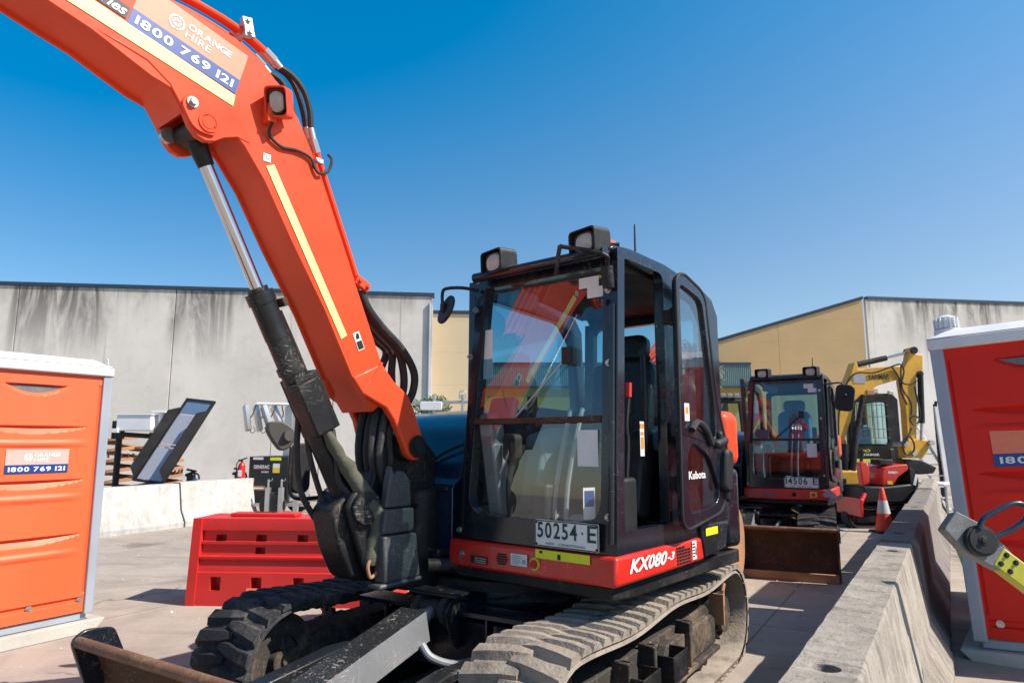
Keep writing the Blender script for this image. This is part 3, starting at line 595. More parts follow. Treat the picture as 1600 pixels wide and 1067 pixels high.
    if near:
        mb = B(); mb.tube([(-.06, -.06, 2.33), (-.03, -.035, 2.47), (.04, -.02, 2.50), (.10, -.22, 2.56), (.11, -.245, 2.55), (.11, -.27, 2.41)], .0125, 8, sm=3); mb.cyl((-.055, -.045, 2.34), (-.03, -.04, 2.45), .033, n=16); mb.box((-.05, -.03, 2.37), (.03, .03, .07))
        mb.tube([(-.03, -.08, 2.29), (-.03, -.08, 2.26)], .012, 8); mb.build('mirror_stay', 'black_paint', root)
        mb = B(); mb.tube([(-.06, -.99, 2.46), (.03, -1.04, 2.47), (.08, -1.13, 2.47), (.09, -1.155, 2.44), (.09, -1.15, 2.34)], .011, 8, sm=3); st = mb.build('side_mirror', 'black_paint', root)
        mb = B(); ax = Matrix.Rotation(R(70), 3, 'Y') @ Matrix.Rotation(R(20), 3, 'X'); mb.lathe([(.0, -.02), (.055, -.018), (.088, -.008), (.094, 0), (.092, .012), (.0, .014)], (.10, -1.105, 2.33), 28, ax=ax); mb.rbox((.11, -1.12, 2.34), (.035, .03, .06), .008, axis=0); mb.build('mirror_head', 'dark_plastic', st)
        mb = B(); mb.tube([(-.10, -.10, 2.60), (-.16, -.16, 2.64), (-.12, -.26, 2.63), (-.2, -.06, 2.61)], .012, 8, sm=5); mb.tube([(-.06, -.04, 2.50), (-.04, -.12, 2.58), (-.05, -.18, 2.62)], .008, 6, sm=4); mb.build('lamp_cable', 'hose_rubber', roof)
        mb = B(); mb.box((-.35, -.22, 2.645), (.14, .12, .10), Matrix.Rotation(R(12), 3, 'X'), taper=.6); mb.build('beacon', 'beacon_orange', roof, .012)
        mb = B(); mb.cyl((-.10, -.075, 2.585), (-.10, -.075, 2.62), .018); mb.build('roof_cap', 'black_paint', roof, .003)
    else:
        mb = B(); mb.tube([(-.06, .0, 2.40), (.0, .08, 2.41), (.02, .22, 2.42), (.02, .26, 2.38)], .011, 8, sm=3); st = mb.build('side_mirror', 'black_paint', root)
        mb = B(); mb.rbox((.03, .27, 2.21), (.05, .24, .36), .07, Matrix.Rotation(R(-8), 3, 'X'), axis=0); mb.cyl((.055, .28, 2.24), (.09, .28, 2.24), .035, .02); mb.build('mirror_head', 'dark_plastic', st, .012)
    mb = B(); mb.tube([(-.62, -.2, 2.56), (-.62, -.2, 2.86)], [.009, .006], 6); mb.build('antenna', 'dark_plastic', roof)
    # interior: floor, seat, consoles, levers
    mb = B(); mb.bb((-1.28, -1.03, .99), (-.09, -.09, 1.03)); mb.build('cab_floor', 'black_paint', fr)
    st = B(); st.rbox((-.86, -.58, 1.44), (.50, .50, .16), .08, axis=2); st.box((-.86, -.58, 1.25), (.36, .36, .24)); seat = st.build('seat', 'seat_cover', root, .03, seg=3)
    mb = B(); mb.rbox((-1.08, -.58, 1.78), (.14, .48, .62), .10, Matrix.Rotation(R(-9), 3, 'Y'), axis=0); mb.rbox((-1.15, -.58, 2.17), (.11, .32, .18), .06, Matrix.Rotation(R(-9), 3, 'Y'), axis=0); mb.build('backrest', 'seat_cover' if near else 'blue_gray_plastic', seat, .035, seg=3)
    for s in (1, -1):
        mb = B(); y = -.58+s*.36; mb.rbox((-.72, y, 1.48), (.34, .15, .26), .06, Matrix.Rotation(R(12), 3, 'Y'), axis=1); mb.rbox((-.60, y, 1.33), (.16, .14, .46), .05, Matrix.Rotation(R(-14), 3, 'Y'), axis=1); cs = mb.build('console', 'gray_plastic' if s < 0 else 'dark_plastic', root, .02)
        mb = B(); mb.tube([(-.56, y, 1.60), (-.54, y, 1.70)], .012, 8); mb.rbox((-.53, y, 1.76), (.06, .06, .13), .02, axis=2); mb.build('joystick', 'dark_plastic', cs, .012)
    if near:
        mb = B(); mb.tube([(-.30, -.13, 1.10), (-.34, -.12, 1.5), (-.33, -.12, 1.62), (-.36, -.12, 1.78)], .011, 8, sm=3); mb.tube([(-.36, -.12, 1.78), (-.365, -.12, 1.86)], .018, 8, m=1); mb.build('safety_lever', ['dark_plastic', 'red_paint'], fr)
        mb = B(); mb.tube([(-.56, -.14, 1.45), (-.50, -.10, 1.55), (-.50, -.10, 1.98), (-.53, -.12, 2.02), (-.60, -.12, 2.02)], .016, 8, sm=2); mb.build('grab_handle', 'black_paint', fr)
        sticker(fr, 'safety_tag', (-.42, -.085, 1.55), (-1, 0, 0), (0, 0, 1), .045, .19, 'sticker_white', .01, [(-.5, .5, .3, .44), (-.4, .4, .1, .2), (-.35, .35, -.3, .05)], 'sticker_orange', off=UP)
        sticker(fr, 'safety_tag', (-.22, -.30, 1.20), (-1, .4, 0), (0, 0, 1), .08, .17, 'sticker_white', .0, [(-.4, .4, -.1, .4)], 'decal_blue', off=UP)
        mb = B(); mb.bb((-.40, -.20, 1.03), (-.24, -.10, 1.34)); mb.build('side_console', 'dark_plastic', fr, .02); mb = B(); mb.bb((-.20, -.62, 1.03), (-.10, -.50, 1.30)); mb.build('pedal_box', 'dark_plastic', fr, .02)
        mb = B(); mb.add([(-.10, -.16, 1.045), (-.12, -.02, 1.05), (-.40, -.02, 1.05), (-.36, -.16, 1.045)], [(0, 1, 2, 3)]); mb.prism([(-.10, 1.042), (-.40, 1.042), (-.40, 1.052), (-.10, 1.052)], side, -.17, -.03); mb.build('floor_board', 'cardboard', fr)
    for l in (-.50, -.42):
        mb = B(); mb.tube([(-.16, l, 1.06), (-.19, l, 1.30), (-.30, l+.01, 1.66), (-.33, l+.01, 1.72)], .015, 8, sm=3); mb.build('travel_lever', 'gray_plastic', fr)
        mb = B(); mb.box((-.17, l+(.05 if l > -.45 else -.05), 1.10), (.14, .09, .02), Matrix.Rotation(R(25), 3, 'Y')); mb.cyl((-.16, l, 1.03), (-.16, l, 1.09), .03); mb.build('travel_pedal', 'gray_plastic', fr, .006)
    mb = B(); mb.rbox((-.16, -.93, 1.40), (.12, .10, .62), .04, Matrix.Rotation(R(10), 3, 'Y'), axis=1); mb.rbox((-.17, -.88, 1.72), (.05, .20, .16), .03, Matrix.Rotation(R(-15), 3, 'Y'), axis=0); mb.build('monitor_post', 'gray_plastic', fr, .015)
    mb = B(); mb.tube([(-.14, -.80, 1.10), (-.13, -.80, 1.3), (-.17, -.79, 1.45)], .02, 8, sm=3); mb.rbox((-.15, -.79, 1.5), (.07, .10, .16), .03, axis=0); mb.build('control_lever', 'dark_plastic', fr, .01)
    # door: folded right back against the rear quarter (near machine), shut (other machine)
    od = rounded([(-.545, 1.10), (-.60, 1.05), (-1.06, 1.115), (-1.13, 1.18), (-1.185, 1.50), (-1.08, 1.73), (-1.01, 2.05), (-.955, 2.40), (-.90, 2.45), (-.66, 2.515), (-.565, 2.475)], .05, 3)
    up_ = rounded([(-.605, 1.66), (-1.02, 1.54), (-1.025, 1.74), (-.965, 2.05), (-.905, 2.385), (-.605, 2.445)], [.03, .05, .05, .05, .06, .05], 3)
    lo_ = rounded([(-.635, 1.135), (-.99, 1.16), (-1.055, 1.24), (-.92, 1.45), (-.70, 1.535), (-.635, 1.47)], .05, 3)
    cut = [(-.545, 1.585), (-1.16, 1.475)]
    top = [p for p in od if p[1] > 1.585+(p[0]+.545)/(-1.16+.545)*(1.475-1.585)]; bot = [p for p in od if p not in top]
    dl = (lambda p, t: (p[0], t, p[1])) if near else (lambda p, t: (-.60+(-.545-p[0])*.88, t-.07, p[1]))
    mb = B(); annulus(mb, loop_from(top+cut, (-.82, 1.95)), up_, dl, .062, .092); annulus(mb, loop_from(bot+[(cut[0][0], cut[0][1]-.001), (cut[1][0], cut[1][1]-.001)], (-.82, 1.32)), lo_, dl, .062, .092)
    d = mb.build('cab_door', 'navy_paint', root, .008)
    mb = B(); mb.tube([dl(p, .088) for p in od], .011, 8, closed=True); mb.build('door_seal', 'dark_plastic', d)
    def pane2(name, pts, mat):
        m2 = B(); m2.add([dl(p, .072) for p in pts], [list(range(len(pts)))]); m2.build(name, mat, d, smooth=False)
    pane2('door_window', up_, 'cab_glass'); pane2('door_window', lo_, 'clear_glass')
    mb = B(); mb.tube([dl(p, .105) for p in ((-.67, 1.60), (-.75, 1.645), (-.86, 1.60), (-.93, 1.52))], .020, 8, sm=4); mb.build('door_handle', 'dark_plastic', d)
    if near:
        mb = B(); mb.rbox((-1.12, .10, 1.36), (.11, .07, .26), .04, Matrix.Rotation(R(-10), 3, 'Y'), axis=1); mb.box((-1.14, .09, 1.22), (.05, .05, .10)); mb.rbox((-1.06, .10, 1.53), (.16, .06, .05), .02, Matrix.Rotation(R(12), 3, 'Y'), axis=1); mb.cyl((-1.06, .10, 1.53), (-1.06, .10, 1.60), .02); mb.build('door_latch', 'dark_plastic', d, .02)
        sticker(d, 'warning_sticker', (-.635, .0925, 1.70), (-1, 0, 0), (0, 0, 1), .06, .10, 'sticker_white', .003, [(-.3, .3, -.1, .3)], 'sticker_orange', off=UP)
        lettering('maker_lettering', 'Kubota', (-.78, .073, 1.345), (-1, 0, 0), (0, 0, 1), .22, .045, 'lettering_white', d, .02, .003, off=UP)
    for z in (2.25, 1.30): mb = B(); mb.cyl((-.60, .05, z-.05), (-.60, .05, z+.05), .022); mb.box((-.60, .02, z), (.05, .06, .08)); mb.build('door_hinge', 'black_paint', fr)
def loop_from(pts, c): return sorted(pts, key=lambda p: math.atan2(p[1]-c[1], p[0]-c[0]))
def boom_arm(root, near):
    B = lambda: MB(UP); LN, LF = -1.28, -1.58; LM = -1.43
    fl = lambda z: max(0.0, min(1.0, (1.90-z)/.35))
    top = [(3.15, 3.74), (2.6, 3.67), (2.1, 3.61), (1.784, 3.585), (1.646, 3.573), (1.44, 3.543), (1.29, 3.48), (1.169, 3.381), (1.066, 3.254), (.974, 3.096), (.88, 2.90), (.72, 2.56), (.575, 2.25), (.445, 1.97)]
    bot = [(.50, 1.70), (.563, 1.783), (.634, 1.887), (.84, 2.255), (1.058, 2.585), (1.228, 2.865), (1.349, 3.016), (1.473, 3.112), (1.81, 3.19), (2.064, 3.294), (2.218, 3.337), (2.6, 3.45), (3.15, 3.60)]
    mb = B(); mb.prism(top+[(.36, 1.80)]+bot, side, LF+.006, LN-.006); bm = mb.build('boom', 'orange_paint', root, .008)
    # side plates stand a little proud of the box, making the welded edge
    for l0, l1 in ((LN-.018, LN), (LF, LF+.018)):
        mb = B(); e = [(x, z) for x, z in top]; b2 = [(x+.012, z-.014) for x, z in bot[2:]]
        mb.prism([(x-.0, z+.004) for x, z in e]+[(.50, 1.76)]+b2, side, l0, l1); mb.build('boom_side_plate', 'orange_paint', bm, .004)
    fork = [(.455, 1.985), (.36, 1.885), (.26, 1.81), (.215, 1.70), (.185, 1.60), (.158, 1.53), (.165, 1.465), (.20, 1.43), (.25, 1.425), (.295, 1.46), (.335, 1.54), (.385, 1.655), (.435, 1.725), (.52, 1.762), (.60, 1.80), (.66, 1.89)]
    for s, l in ((1, LN), (-1, LF)):
        mb = B(); fn = lambda p, t: (p[0], t+s*.055*fl(p[1])+s*.012, p[1]); mb.prism(fork, fn, l-s*.055, l); fk = mb.build('boom_fork', 'orange_paint', bm, .014, seg=3)
        mb = B(); y = l+s*.065; mb.cyl((.222, y, 1.505), (.222, y+s*.012, 1.505), .047, n=28); mb.cyl((.222, y+s*.012, 1.505), (.222, y+s*.016, 1.505), .034, n=28); mb.build('fork_pin', 'black_paint', fk)
    mb = B(); mb.tube([(.60, LN+.006, 1.80), (.53, LN+.014, 1.87), (.46, LN+.014, 1.985)], .009, 8, sm=4); mb.build('weld_bead', 'orange_paint', bm)
    # knee bracket for the boom cylinder
    br = [(2.07, 3.292), (1.843, 3.240), (1.738, 3.170), (1.672, 3.074), (1.638, 3.007), (1.60, 2.968), (1.555, 2.955), (1.51, 2.97), (1.466, 3.003), (1.40, 3.03), (1.33, 3.02), (1.45, 3.18), (1.80, 3.26)]
    for l0, l1 in ((LN-.035, LN+.004), (LF-.004, LF+.035)):
        mb = B(); mb.prism(br, side, l0, l1); mb.build('knee_bracket', 'orange_paint', bm, .005)
    mb = B(); mb.prism([(2.10, 3.305), (1.95, 3.275), (1.845, 3.236), (1.745, 3.166), (1.69, 3.095), (1.67, 3.06), (1.64, 3.08), (1.66, 3.15), (1.8, 3.27), (2.0, 3.34)], side, LF+.01, LN-.01); mb.build('knee_belly', 'orange_paint', bm)
    mb = B(); mb.prism(rounded([(1.50, 2.985), (1.62, 2.985), (1.69, 3.10), (1.66, 3.155), (1.60, 3.15)], .05, 4), side, LN+.004, LN+.018); pp = mb.build('pin_keeper', 'orange_paint', bm, .003)
    mb = B(); mb.ring((1.555, LN+.018, 3.045), (1.555, LN+.024, 3.045), .048, .038, 28); mb.cyl((1.555, LN+.018, 3.045), (1.555, LN+.021, 3.045), .030, n=28); mb.build('knee_pin', 'orange_paint', pp)
    mb = B(); bolt(mb, (1.638, LN+.018, 3.115), (0, 1, 0), .018, .02); mb.build('keeper_bolt', 'chrome_bolt', pp); mb = B(); mb.cyl((1.63, LF+.04, 3.03), (1.63, LF+.07, 3.03), .04, n=20); mb.build('pin_end', 'chrome_bolt', pp)
    # the second machine carries its boom lowered about the foot pin
    th = 0.0 if near else R(27); pv = Vector((.222, LM, 1.505)); rb = Matrix.Rotation(th, 3, 'Y')
    if th: q_ = pv+Vector(UP); bm.rotation_euler = (0, th, 0); bm.location = q_-rb @ q_
    mb = B(); mb.ring((.222, LN+.076, 1.505), (.222, LN+.0785, 1.505), .066, .047, 28); mb.build('pin_grease', 'grille_dark', bm)
    # boom cylinder
    a = pv+rb @ (Vector((1.555, LM, 3.045))-pv); b = Vector((.545, LM, 1.175)); d = (b-a).normalized(); L = (b-a).length
    mb = B(); mb.cyl(a+d*.02, a+d*.86, .034, n=24); rod = mb.build('cylinder_rod', 'chrome_steel', root)
    mb = B(); mb.cyl(a+Vector((0, -.075, 0)), a+Vector((0, .085, 0)), .062, n=24); mb.cyl(a+d*.03, a+d*.17, .052, .040, n=20); mb.build('rod_eye', 'black_paint', rod)
    mb = B(); mb.cyl(a+d*.815, a+d*.84, .055, n=28); mb.cyl(a+d*.84, a+d*.90, .074, n=28); mb.cyl(a+d*.90, a+d*1.10, .066, n=28); mb.cyl(a+d*1.10, a+d*(L-.06), .063, n=28); mb.cyl(b-Vector((0, .10, 0)), b+Vector((0, .10, 0)), .085, n=28)
    mb.ring(a+d*1.26, a+d*1.30, .072, .06); q = Vector((-d.z, 0, d.x)); brl = mb.build('cylinder_barrel', 'worn_black_steel', root)
    mb = B(); m3 = Matrix((d, (0, 1, 0), q)).transposed(); mb.box(a+d*.93+q*-.085+Vector((0, .01, 0)), (.045, .12, .03), m3); mb.build('barrel_tab', 'rust_steel', brl, .004)
    mb = B(); mb.tube([a+d*.97+q*-.07, a+d*1.2+q*-.075, a+d*1.6+q*-.075, a+d*1.95+q*-.07], .016, 8); mb.box(a+d*1.5+q*-.06, (.05, .10, .07), m3); mb.build('barrel_pipe', 'black_paint', brl)
    mb = B(); c = a+d*1.50+Vector((0, .075, 0))+q*.02; mb.box(c, (.30, .125, .13), m3); gb = mb.build('valve_guard', 'black_paint', brl, .010)
    mb = B(); mb.box(a+d*1.50+q*-.03, (.34, .155, .15), m3); bolt(mb, c+q*-.065+d*.10, -q, .012); bolt(mb, c+q*-.065-d*.12, -q, .012); mb.build('guard_strap', 'black_paint', brl, .008)
    # swing post
    mb = B(); mb.prism(rounded([(.72, 1.16), (.66, .95), (.57, .785), (.15, .70), (-.02, .78), (-.06, 1.45), (.10, 1.60), (.30, 1.58), (.40, 1.46), (.47, 1.26), (.60, 1.27)], .04), side, -1.535, -1.335); mb.cyl((.222, -1.60, 1.505), (.222, -1.26, 1.505), .085, n=28)
    for l in (-1.565, -1.30): mb.prism(rounded([(.66, 1.19), (.60, 1.28), (.46, 1.27), (.30, 1.02), (.30, .80), (.52, .82)], .05), side, l-.022, l+.022)
    mb.cyl((.02, LM, .66), (.02, LM, 1.25), .15, n=28); sp = mb.build('swing_post', 'black_paint', root, .016)
    for f, z in ((.12, .84), (.12, 1.15), (.30, .78), (.42, .90), (.20, 1.36)): mb = B(); bolt(mb, (f, -1.277 if f > .28 else -1.334, z), (0, 1, 0), .016, .016); mb.build('post_bolt', 'worn_black_steel', sp)
    mb = B(); mb.prism([(.466, .765), (.476, 1.018), (.235, 1.018), (.20, .775)], side, -1.275, -1.185); mb.prism([(.470, 1.025), (.455, 1.16), (.245, 1.16), (.238, 1.025)], side, -1.275, -1.20); mb.prism([(.445, 1.166), (.42, 1.33), (.405, 1.405), (.385, 1.35), (.35, 1.372), (.30, 1.36), (.262, 1.31), (.25, 1.166)], side, -1.275, -1.215); mb.prism([(.50, .735), (.19, .75), (.19, .775), (.50, .765)], side, -1.29, -1.18); mb.build('post_side_casting', 'casting_gray', sp, .012)
    mb = B(); mb.cyl((.545, -1.62, 1.175), (.545, -1.25, 1.175), .045, n=22); mb.ring((.545, -1.262, 1.175), (.545, -1.245, 1.175), .09, .03); mb.build('cylinder_base_pin', 'worn_black_steel', sp)
    mb = B(); mb.cyl((-.15, -1.05, .80), (.14, -1.20, .82), .042, n=18); mb.build('swing_cylinder', 'black_paint', root)
    # canvas sleeve over the arm hoses, loose hoses
    mb = B(); mb.tube([(.80, -1.33, 1.62), (.73, -1.33, 1.52), (.64, -1.32, 1.40), (.55, -1.30, 1.27), (.475, -1.285, 1.15), (.455, -1.28, 1.05), (.475, -1.28, .95), (.49, -1.28, .86)], [.028, .034, .043, .05, .052, .044, .047, .040], 14, sm=3); sl = mb.build('hose_sleeve', 'cover_canvas', root, ang=80)
    for v in sl.data.vertices: v.co += Vector((math.sin(v.co.z*62+v.co.x*20), math.cos(v.co.z*48+1), 0))*.0065
    mb = B(); mb.tube([(.50, -1.255, .91), (.53, -1.25, .86), (.51, -1.25, .80), (.47, -1.25, .82)], .010, 8, sm=4, closed=False); mb.build('brass_shackle', 'bright_rust', root)
    for pts, r_ in (([(.70, -1.38, 1.60), (.69, -1.35, 1.45), (.66, -1.36, 1.32), (.58, -1.33, 1.22), (.52, -1.34, 1.12)], .016), ([(.82, -1.46, 1.62), (.77, -1.48, 1.45), (.70, -1.49, 1.28), (.62, -1.5, 1.12)], .016), ([(.86, -1.47, 1.66), (.84, -1.50, 1.45), (.78, -1.53, 1.25), (.66, -1.54, 1.08)], .017)):
        mb = B(); mb.tube(pts, r_, 8, sm=5); mb.build('cylinder_hose', 'hose_rubber', root)
    for i, (l, df) in enumerate(((-1.34, 0), (-1.385, .03), (-1.44, .02), (-1.495, .04), (-1.53, 0))):
        mb = B(); mb.tube([(.42+df, l, 1.92), (.36+df, l+.01, 1.78), (.40+df, l+.02, 1.60), (.42+df*.6, l+.03, 1.42), (.34, l+.02, 1.22), (.20, l, 1.08)], .023, 9, sm=4); mb.build('fork_hose', 'hose_rubber', root)
    # decals and tape on the near face
    T = LN+.0008; sd = (lambda f, z: (f, T, z)); dirv = (1.425-1.942, 0, 3.25-3.377); du = Vector((-dirv[2], 0, dirv[0])).normalized()*-1
    xd = Vector(dirv).normalized(); yd = Vector((xd.z*-1, 0, xd.x)); yd = yd if yd.z > 0 else -yd; W = Vector(dirv).length; H = .235
    cen = Vector((1.6835, T, 3.3135))+yd*(H/2)
    hire_decal(bm, cen, xd, yd, W, H, UP, d0=.0025)
    def tape(name, pts, mat, d=.003):
        m2 = B(); m2.add([(f, T+d, z) for f, z in pts], [list(range(len(pts)))]); return m2.build(name, mat, bm, smooth=False)
    tape('reflective_tape', [(2.70, 3.515), (2.70, 3.595), (2.081, 3.415), (1.424, 3.243), (1.432, 3.183), (2.178, 3.362)], 'decal_yellow', .0025); tape('reflective_tape', [(1.239, 2.933), (1.194, 2.955), (.700, 2.118), (.738, 2.093)], 'decal_yellow')
    x2 = Vector((-.5, 0, -.84)).normalized(); y2 = Vector((.84, 0, -.5)).normalized() * -1; y2 = Vector((-.06, 0, 1)).normalized()
    sticker(bm, 'letter_sticker', (1.236, T, 2.978), (-1, 0, .02), (.02, 0, 1), .042, .042, 'sticker_white', .003, off=UP); lettering('sticker_letter', 'G', (1.236, T, 2.978), (-1, 0, .02), (.02, 0, 1), .016, .02, 'lettering_black', bm, .0, .006, off=UP)
    ws = Vector((-.055, 0, -.115)).normalized(); wx = Vector((-.115, 0, .055)).normalized()
    sticker(bm, 'warning_sticker', (.620, T, 2.095), wx, -ws, .046, .105, 'sticker_white', .003, [(-.42, .42, -.45, 0), (-.25, .25, .12, .3), (-.1, .3, .2, .42)], off=UP)
    sticker(bm, 'series_badge', (2.03, T, 3.445), xd, yd, .19, .062, 'lettering_black', .003, off=UP); lettering('series_lettering', 'Series', (2.03, T, 3.446), xd, yd, .175, .05, 'lettering_white', bm, .02, .0055, .3, off=UP)
    # work lamp on the side of the boom, its cable
    lampc = Vector((1.262, LN+.10, 3.245)); fw = Vector((.62, .52, -.28)).normalized()
    h = work_lamp(bm, lampc, fw, .115, .155, .11, 'orange_paint')
    mb = B(); mb.tube([(1.25, LN+.06, 3.15), (1.24, LN+.02, 3.10), (1.17, LN+.014, 3.06), (1.07, LN+.014, 3.07), (.99, LN+.014, 3.055), (.955, LN+.016, 3.0), (.925, LN+.02, 2.985), (.87, LN+.01, 3.02), (.85, LN+.01, 3.09), (.87, LN, 3.12)], .0085, 8, sm=6); mb.build('lamp_cable', 'hose_rubber', bm)
    mb = B(); mb.box((1.25, LN+.03, 3.20), (.05, .06, .10)); mb.build('lamp_bracket', 'orange_paint', bm, .004)
    mb = B(); mb.box((.935, LN+.014, 3.055), (.05, .02, .028)); mb.cyl((.95, LN+.02, 3.05), (.95, LN+.032, 3.05), .010); mb.build('cable_clip', 'galvanised', bm, .003)
    # hydraulic pipework over the boom's back
    for i, (l, e) in enumerate(((-1.315, 0.0), (-1.365, .02), (-1.43, .01), (-1.49, .015))):
        up = [(3.1, l, 3.78+e), (2.4, l, 3.70+e), (1.95, l, 3.66+e), (1.62, l, 3.655+e), (1.40, l, 3.625+e), (1.235, l, 3.565+e)]
        mb = B(); mb.tube(up, .0165, 10, sm=4); pf = mb.build('boom_pipe', 'orange_paint', bm)
        dn = [(.945-.02, l, 3.14+e), (.86, l, 2.99), (.66, l, 2.555), (.61, l, 2.44)]
        mb = B(); mb.tube(dn, .0165, 10); mb.build('boom_pipe', 'orange_paint', bm)
        mb = B(); mb.cyl((1.26, l, 3.58+e), (1.20, l, 3.545+e), .021, n=8); mb.cyl((1.20, l, 3.545+e), (1.165, l, 3.52+e), .018); mb.build('hose_fitting', 'galvanised', bm); mb = B(); mb.cyl((.915, l, 3.12+e), (.945, l, 3.19+e), .021, n=8); mb.cyl((.945, l, 3.19+e), (.965, l, 3.25+e), .019)
        mb.build('hose_fitting', 'galvanised', bm); mb = B(); mb.cyl((.615, l, 2.45), (.585, l, 2.39), .021, n=8); mb.build('hose_fitting', 'galvanised', bm)
        mb = B(); k = .05*i; mb.tube([(1.17, l, 3.525+e), (1.10, l+.01, 3.50+e), (1.03+k*.3, l+.015, 3.44+e), (.985+k*.3, l+.01, 3.35+e), (.962, l, 3.245+e)], .0165, 9, sm=6); mb.build('bridging_hose', 'hose_rubber', bm)
        mb = B(); b_ = .04*i; mb.tube([(.59, l, 2.40), (.53-b_*.2, l, 2.30), (.42-b_*.6, l, 2.20-b_*.3), (.27-b_*.2, l, 2.09), (.16+b_, l-.01, 1.96), (.155+b_*.9, l-.02, 1.84), (.22+b_*.6, l-.02, 1.74), (.33, l-.02, 1.62), (.32, l-.02, 1.40)], .024, 10, sm=6); mb.build('boom_hose', 'hose_rubber', bm)
    for f, z, ang in ((1.375, 3.64, 14), (.60, 2.43, 64)):
        mb = B(); rt = Matrix.Rotation(R(ang), 3, 'Y'); mb.box((f, -1.40, z), (.05, .25, .05), rt); mb.box((f, -1.292, z+.0), (.055, .03, .10), rt)
        for dz in (-.03, .03): bolt(mb, Vector((f, -1.277, z))+rt @ Vector((0, 0, dz)), (0, 1, 0), .012)
        mb.build('pipe_clamp', 'galvanised' if ang < 20 else 'orange_paint', bm, .004)
    if near:      # dipper arm and bucket, hanging beyond the frame's left edge
        mb = B(); mb.prism([(3.0, 3.80), (3.25, 3.95), (3.50, 3.75), (3.62, 3.3), (3.36, 1.62), (3.22, 1.60), (3.12, 3.1), (3.0, 3.5)], side, -1.53, -1.33); da = mb.build('dipper_arm', 'orange_paint', root, .02)
        mb = B(); pts = [(3.2+.42*math.cos(R(t))*1.0, 1.15+.42*math.sin(R(t))) for t in range(75, 300, 15)]; mb.prism(pts+[(x*.93+3.2*.07, z*.93+1.15*.07) for x, z in pts[::-1]], side, -1.83, -1.03); mb.prism(pts, side, -1.86, -1.832); mb.prism(pts, side, -1.028, -1.0); mb.box((3.3, -1.43, 1.56), (.3, .22, .2)); mb.build('digging_bucket', 'rust_steel', da)

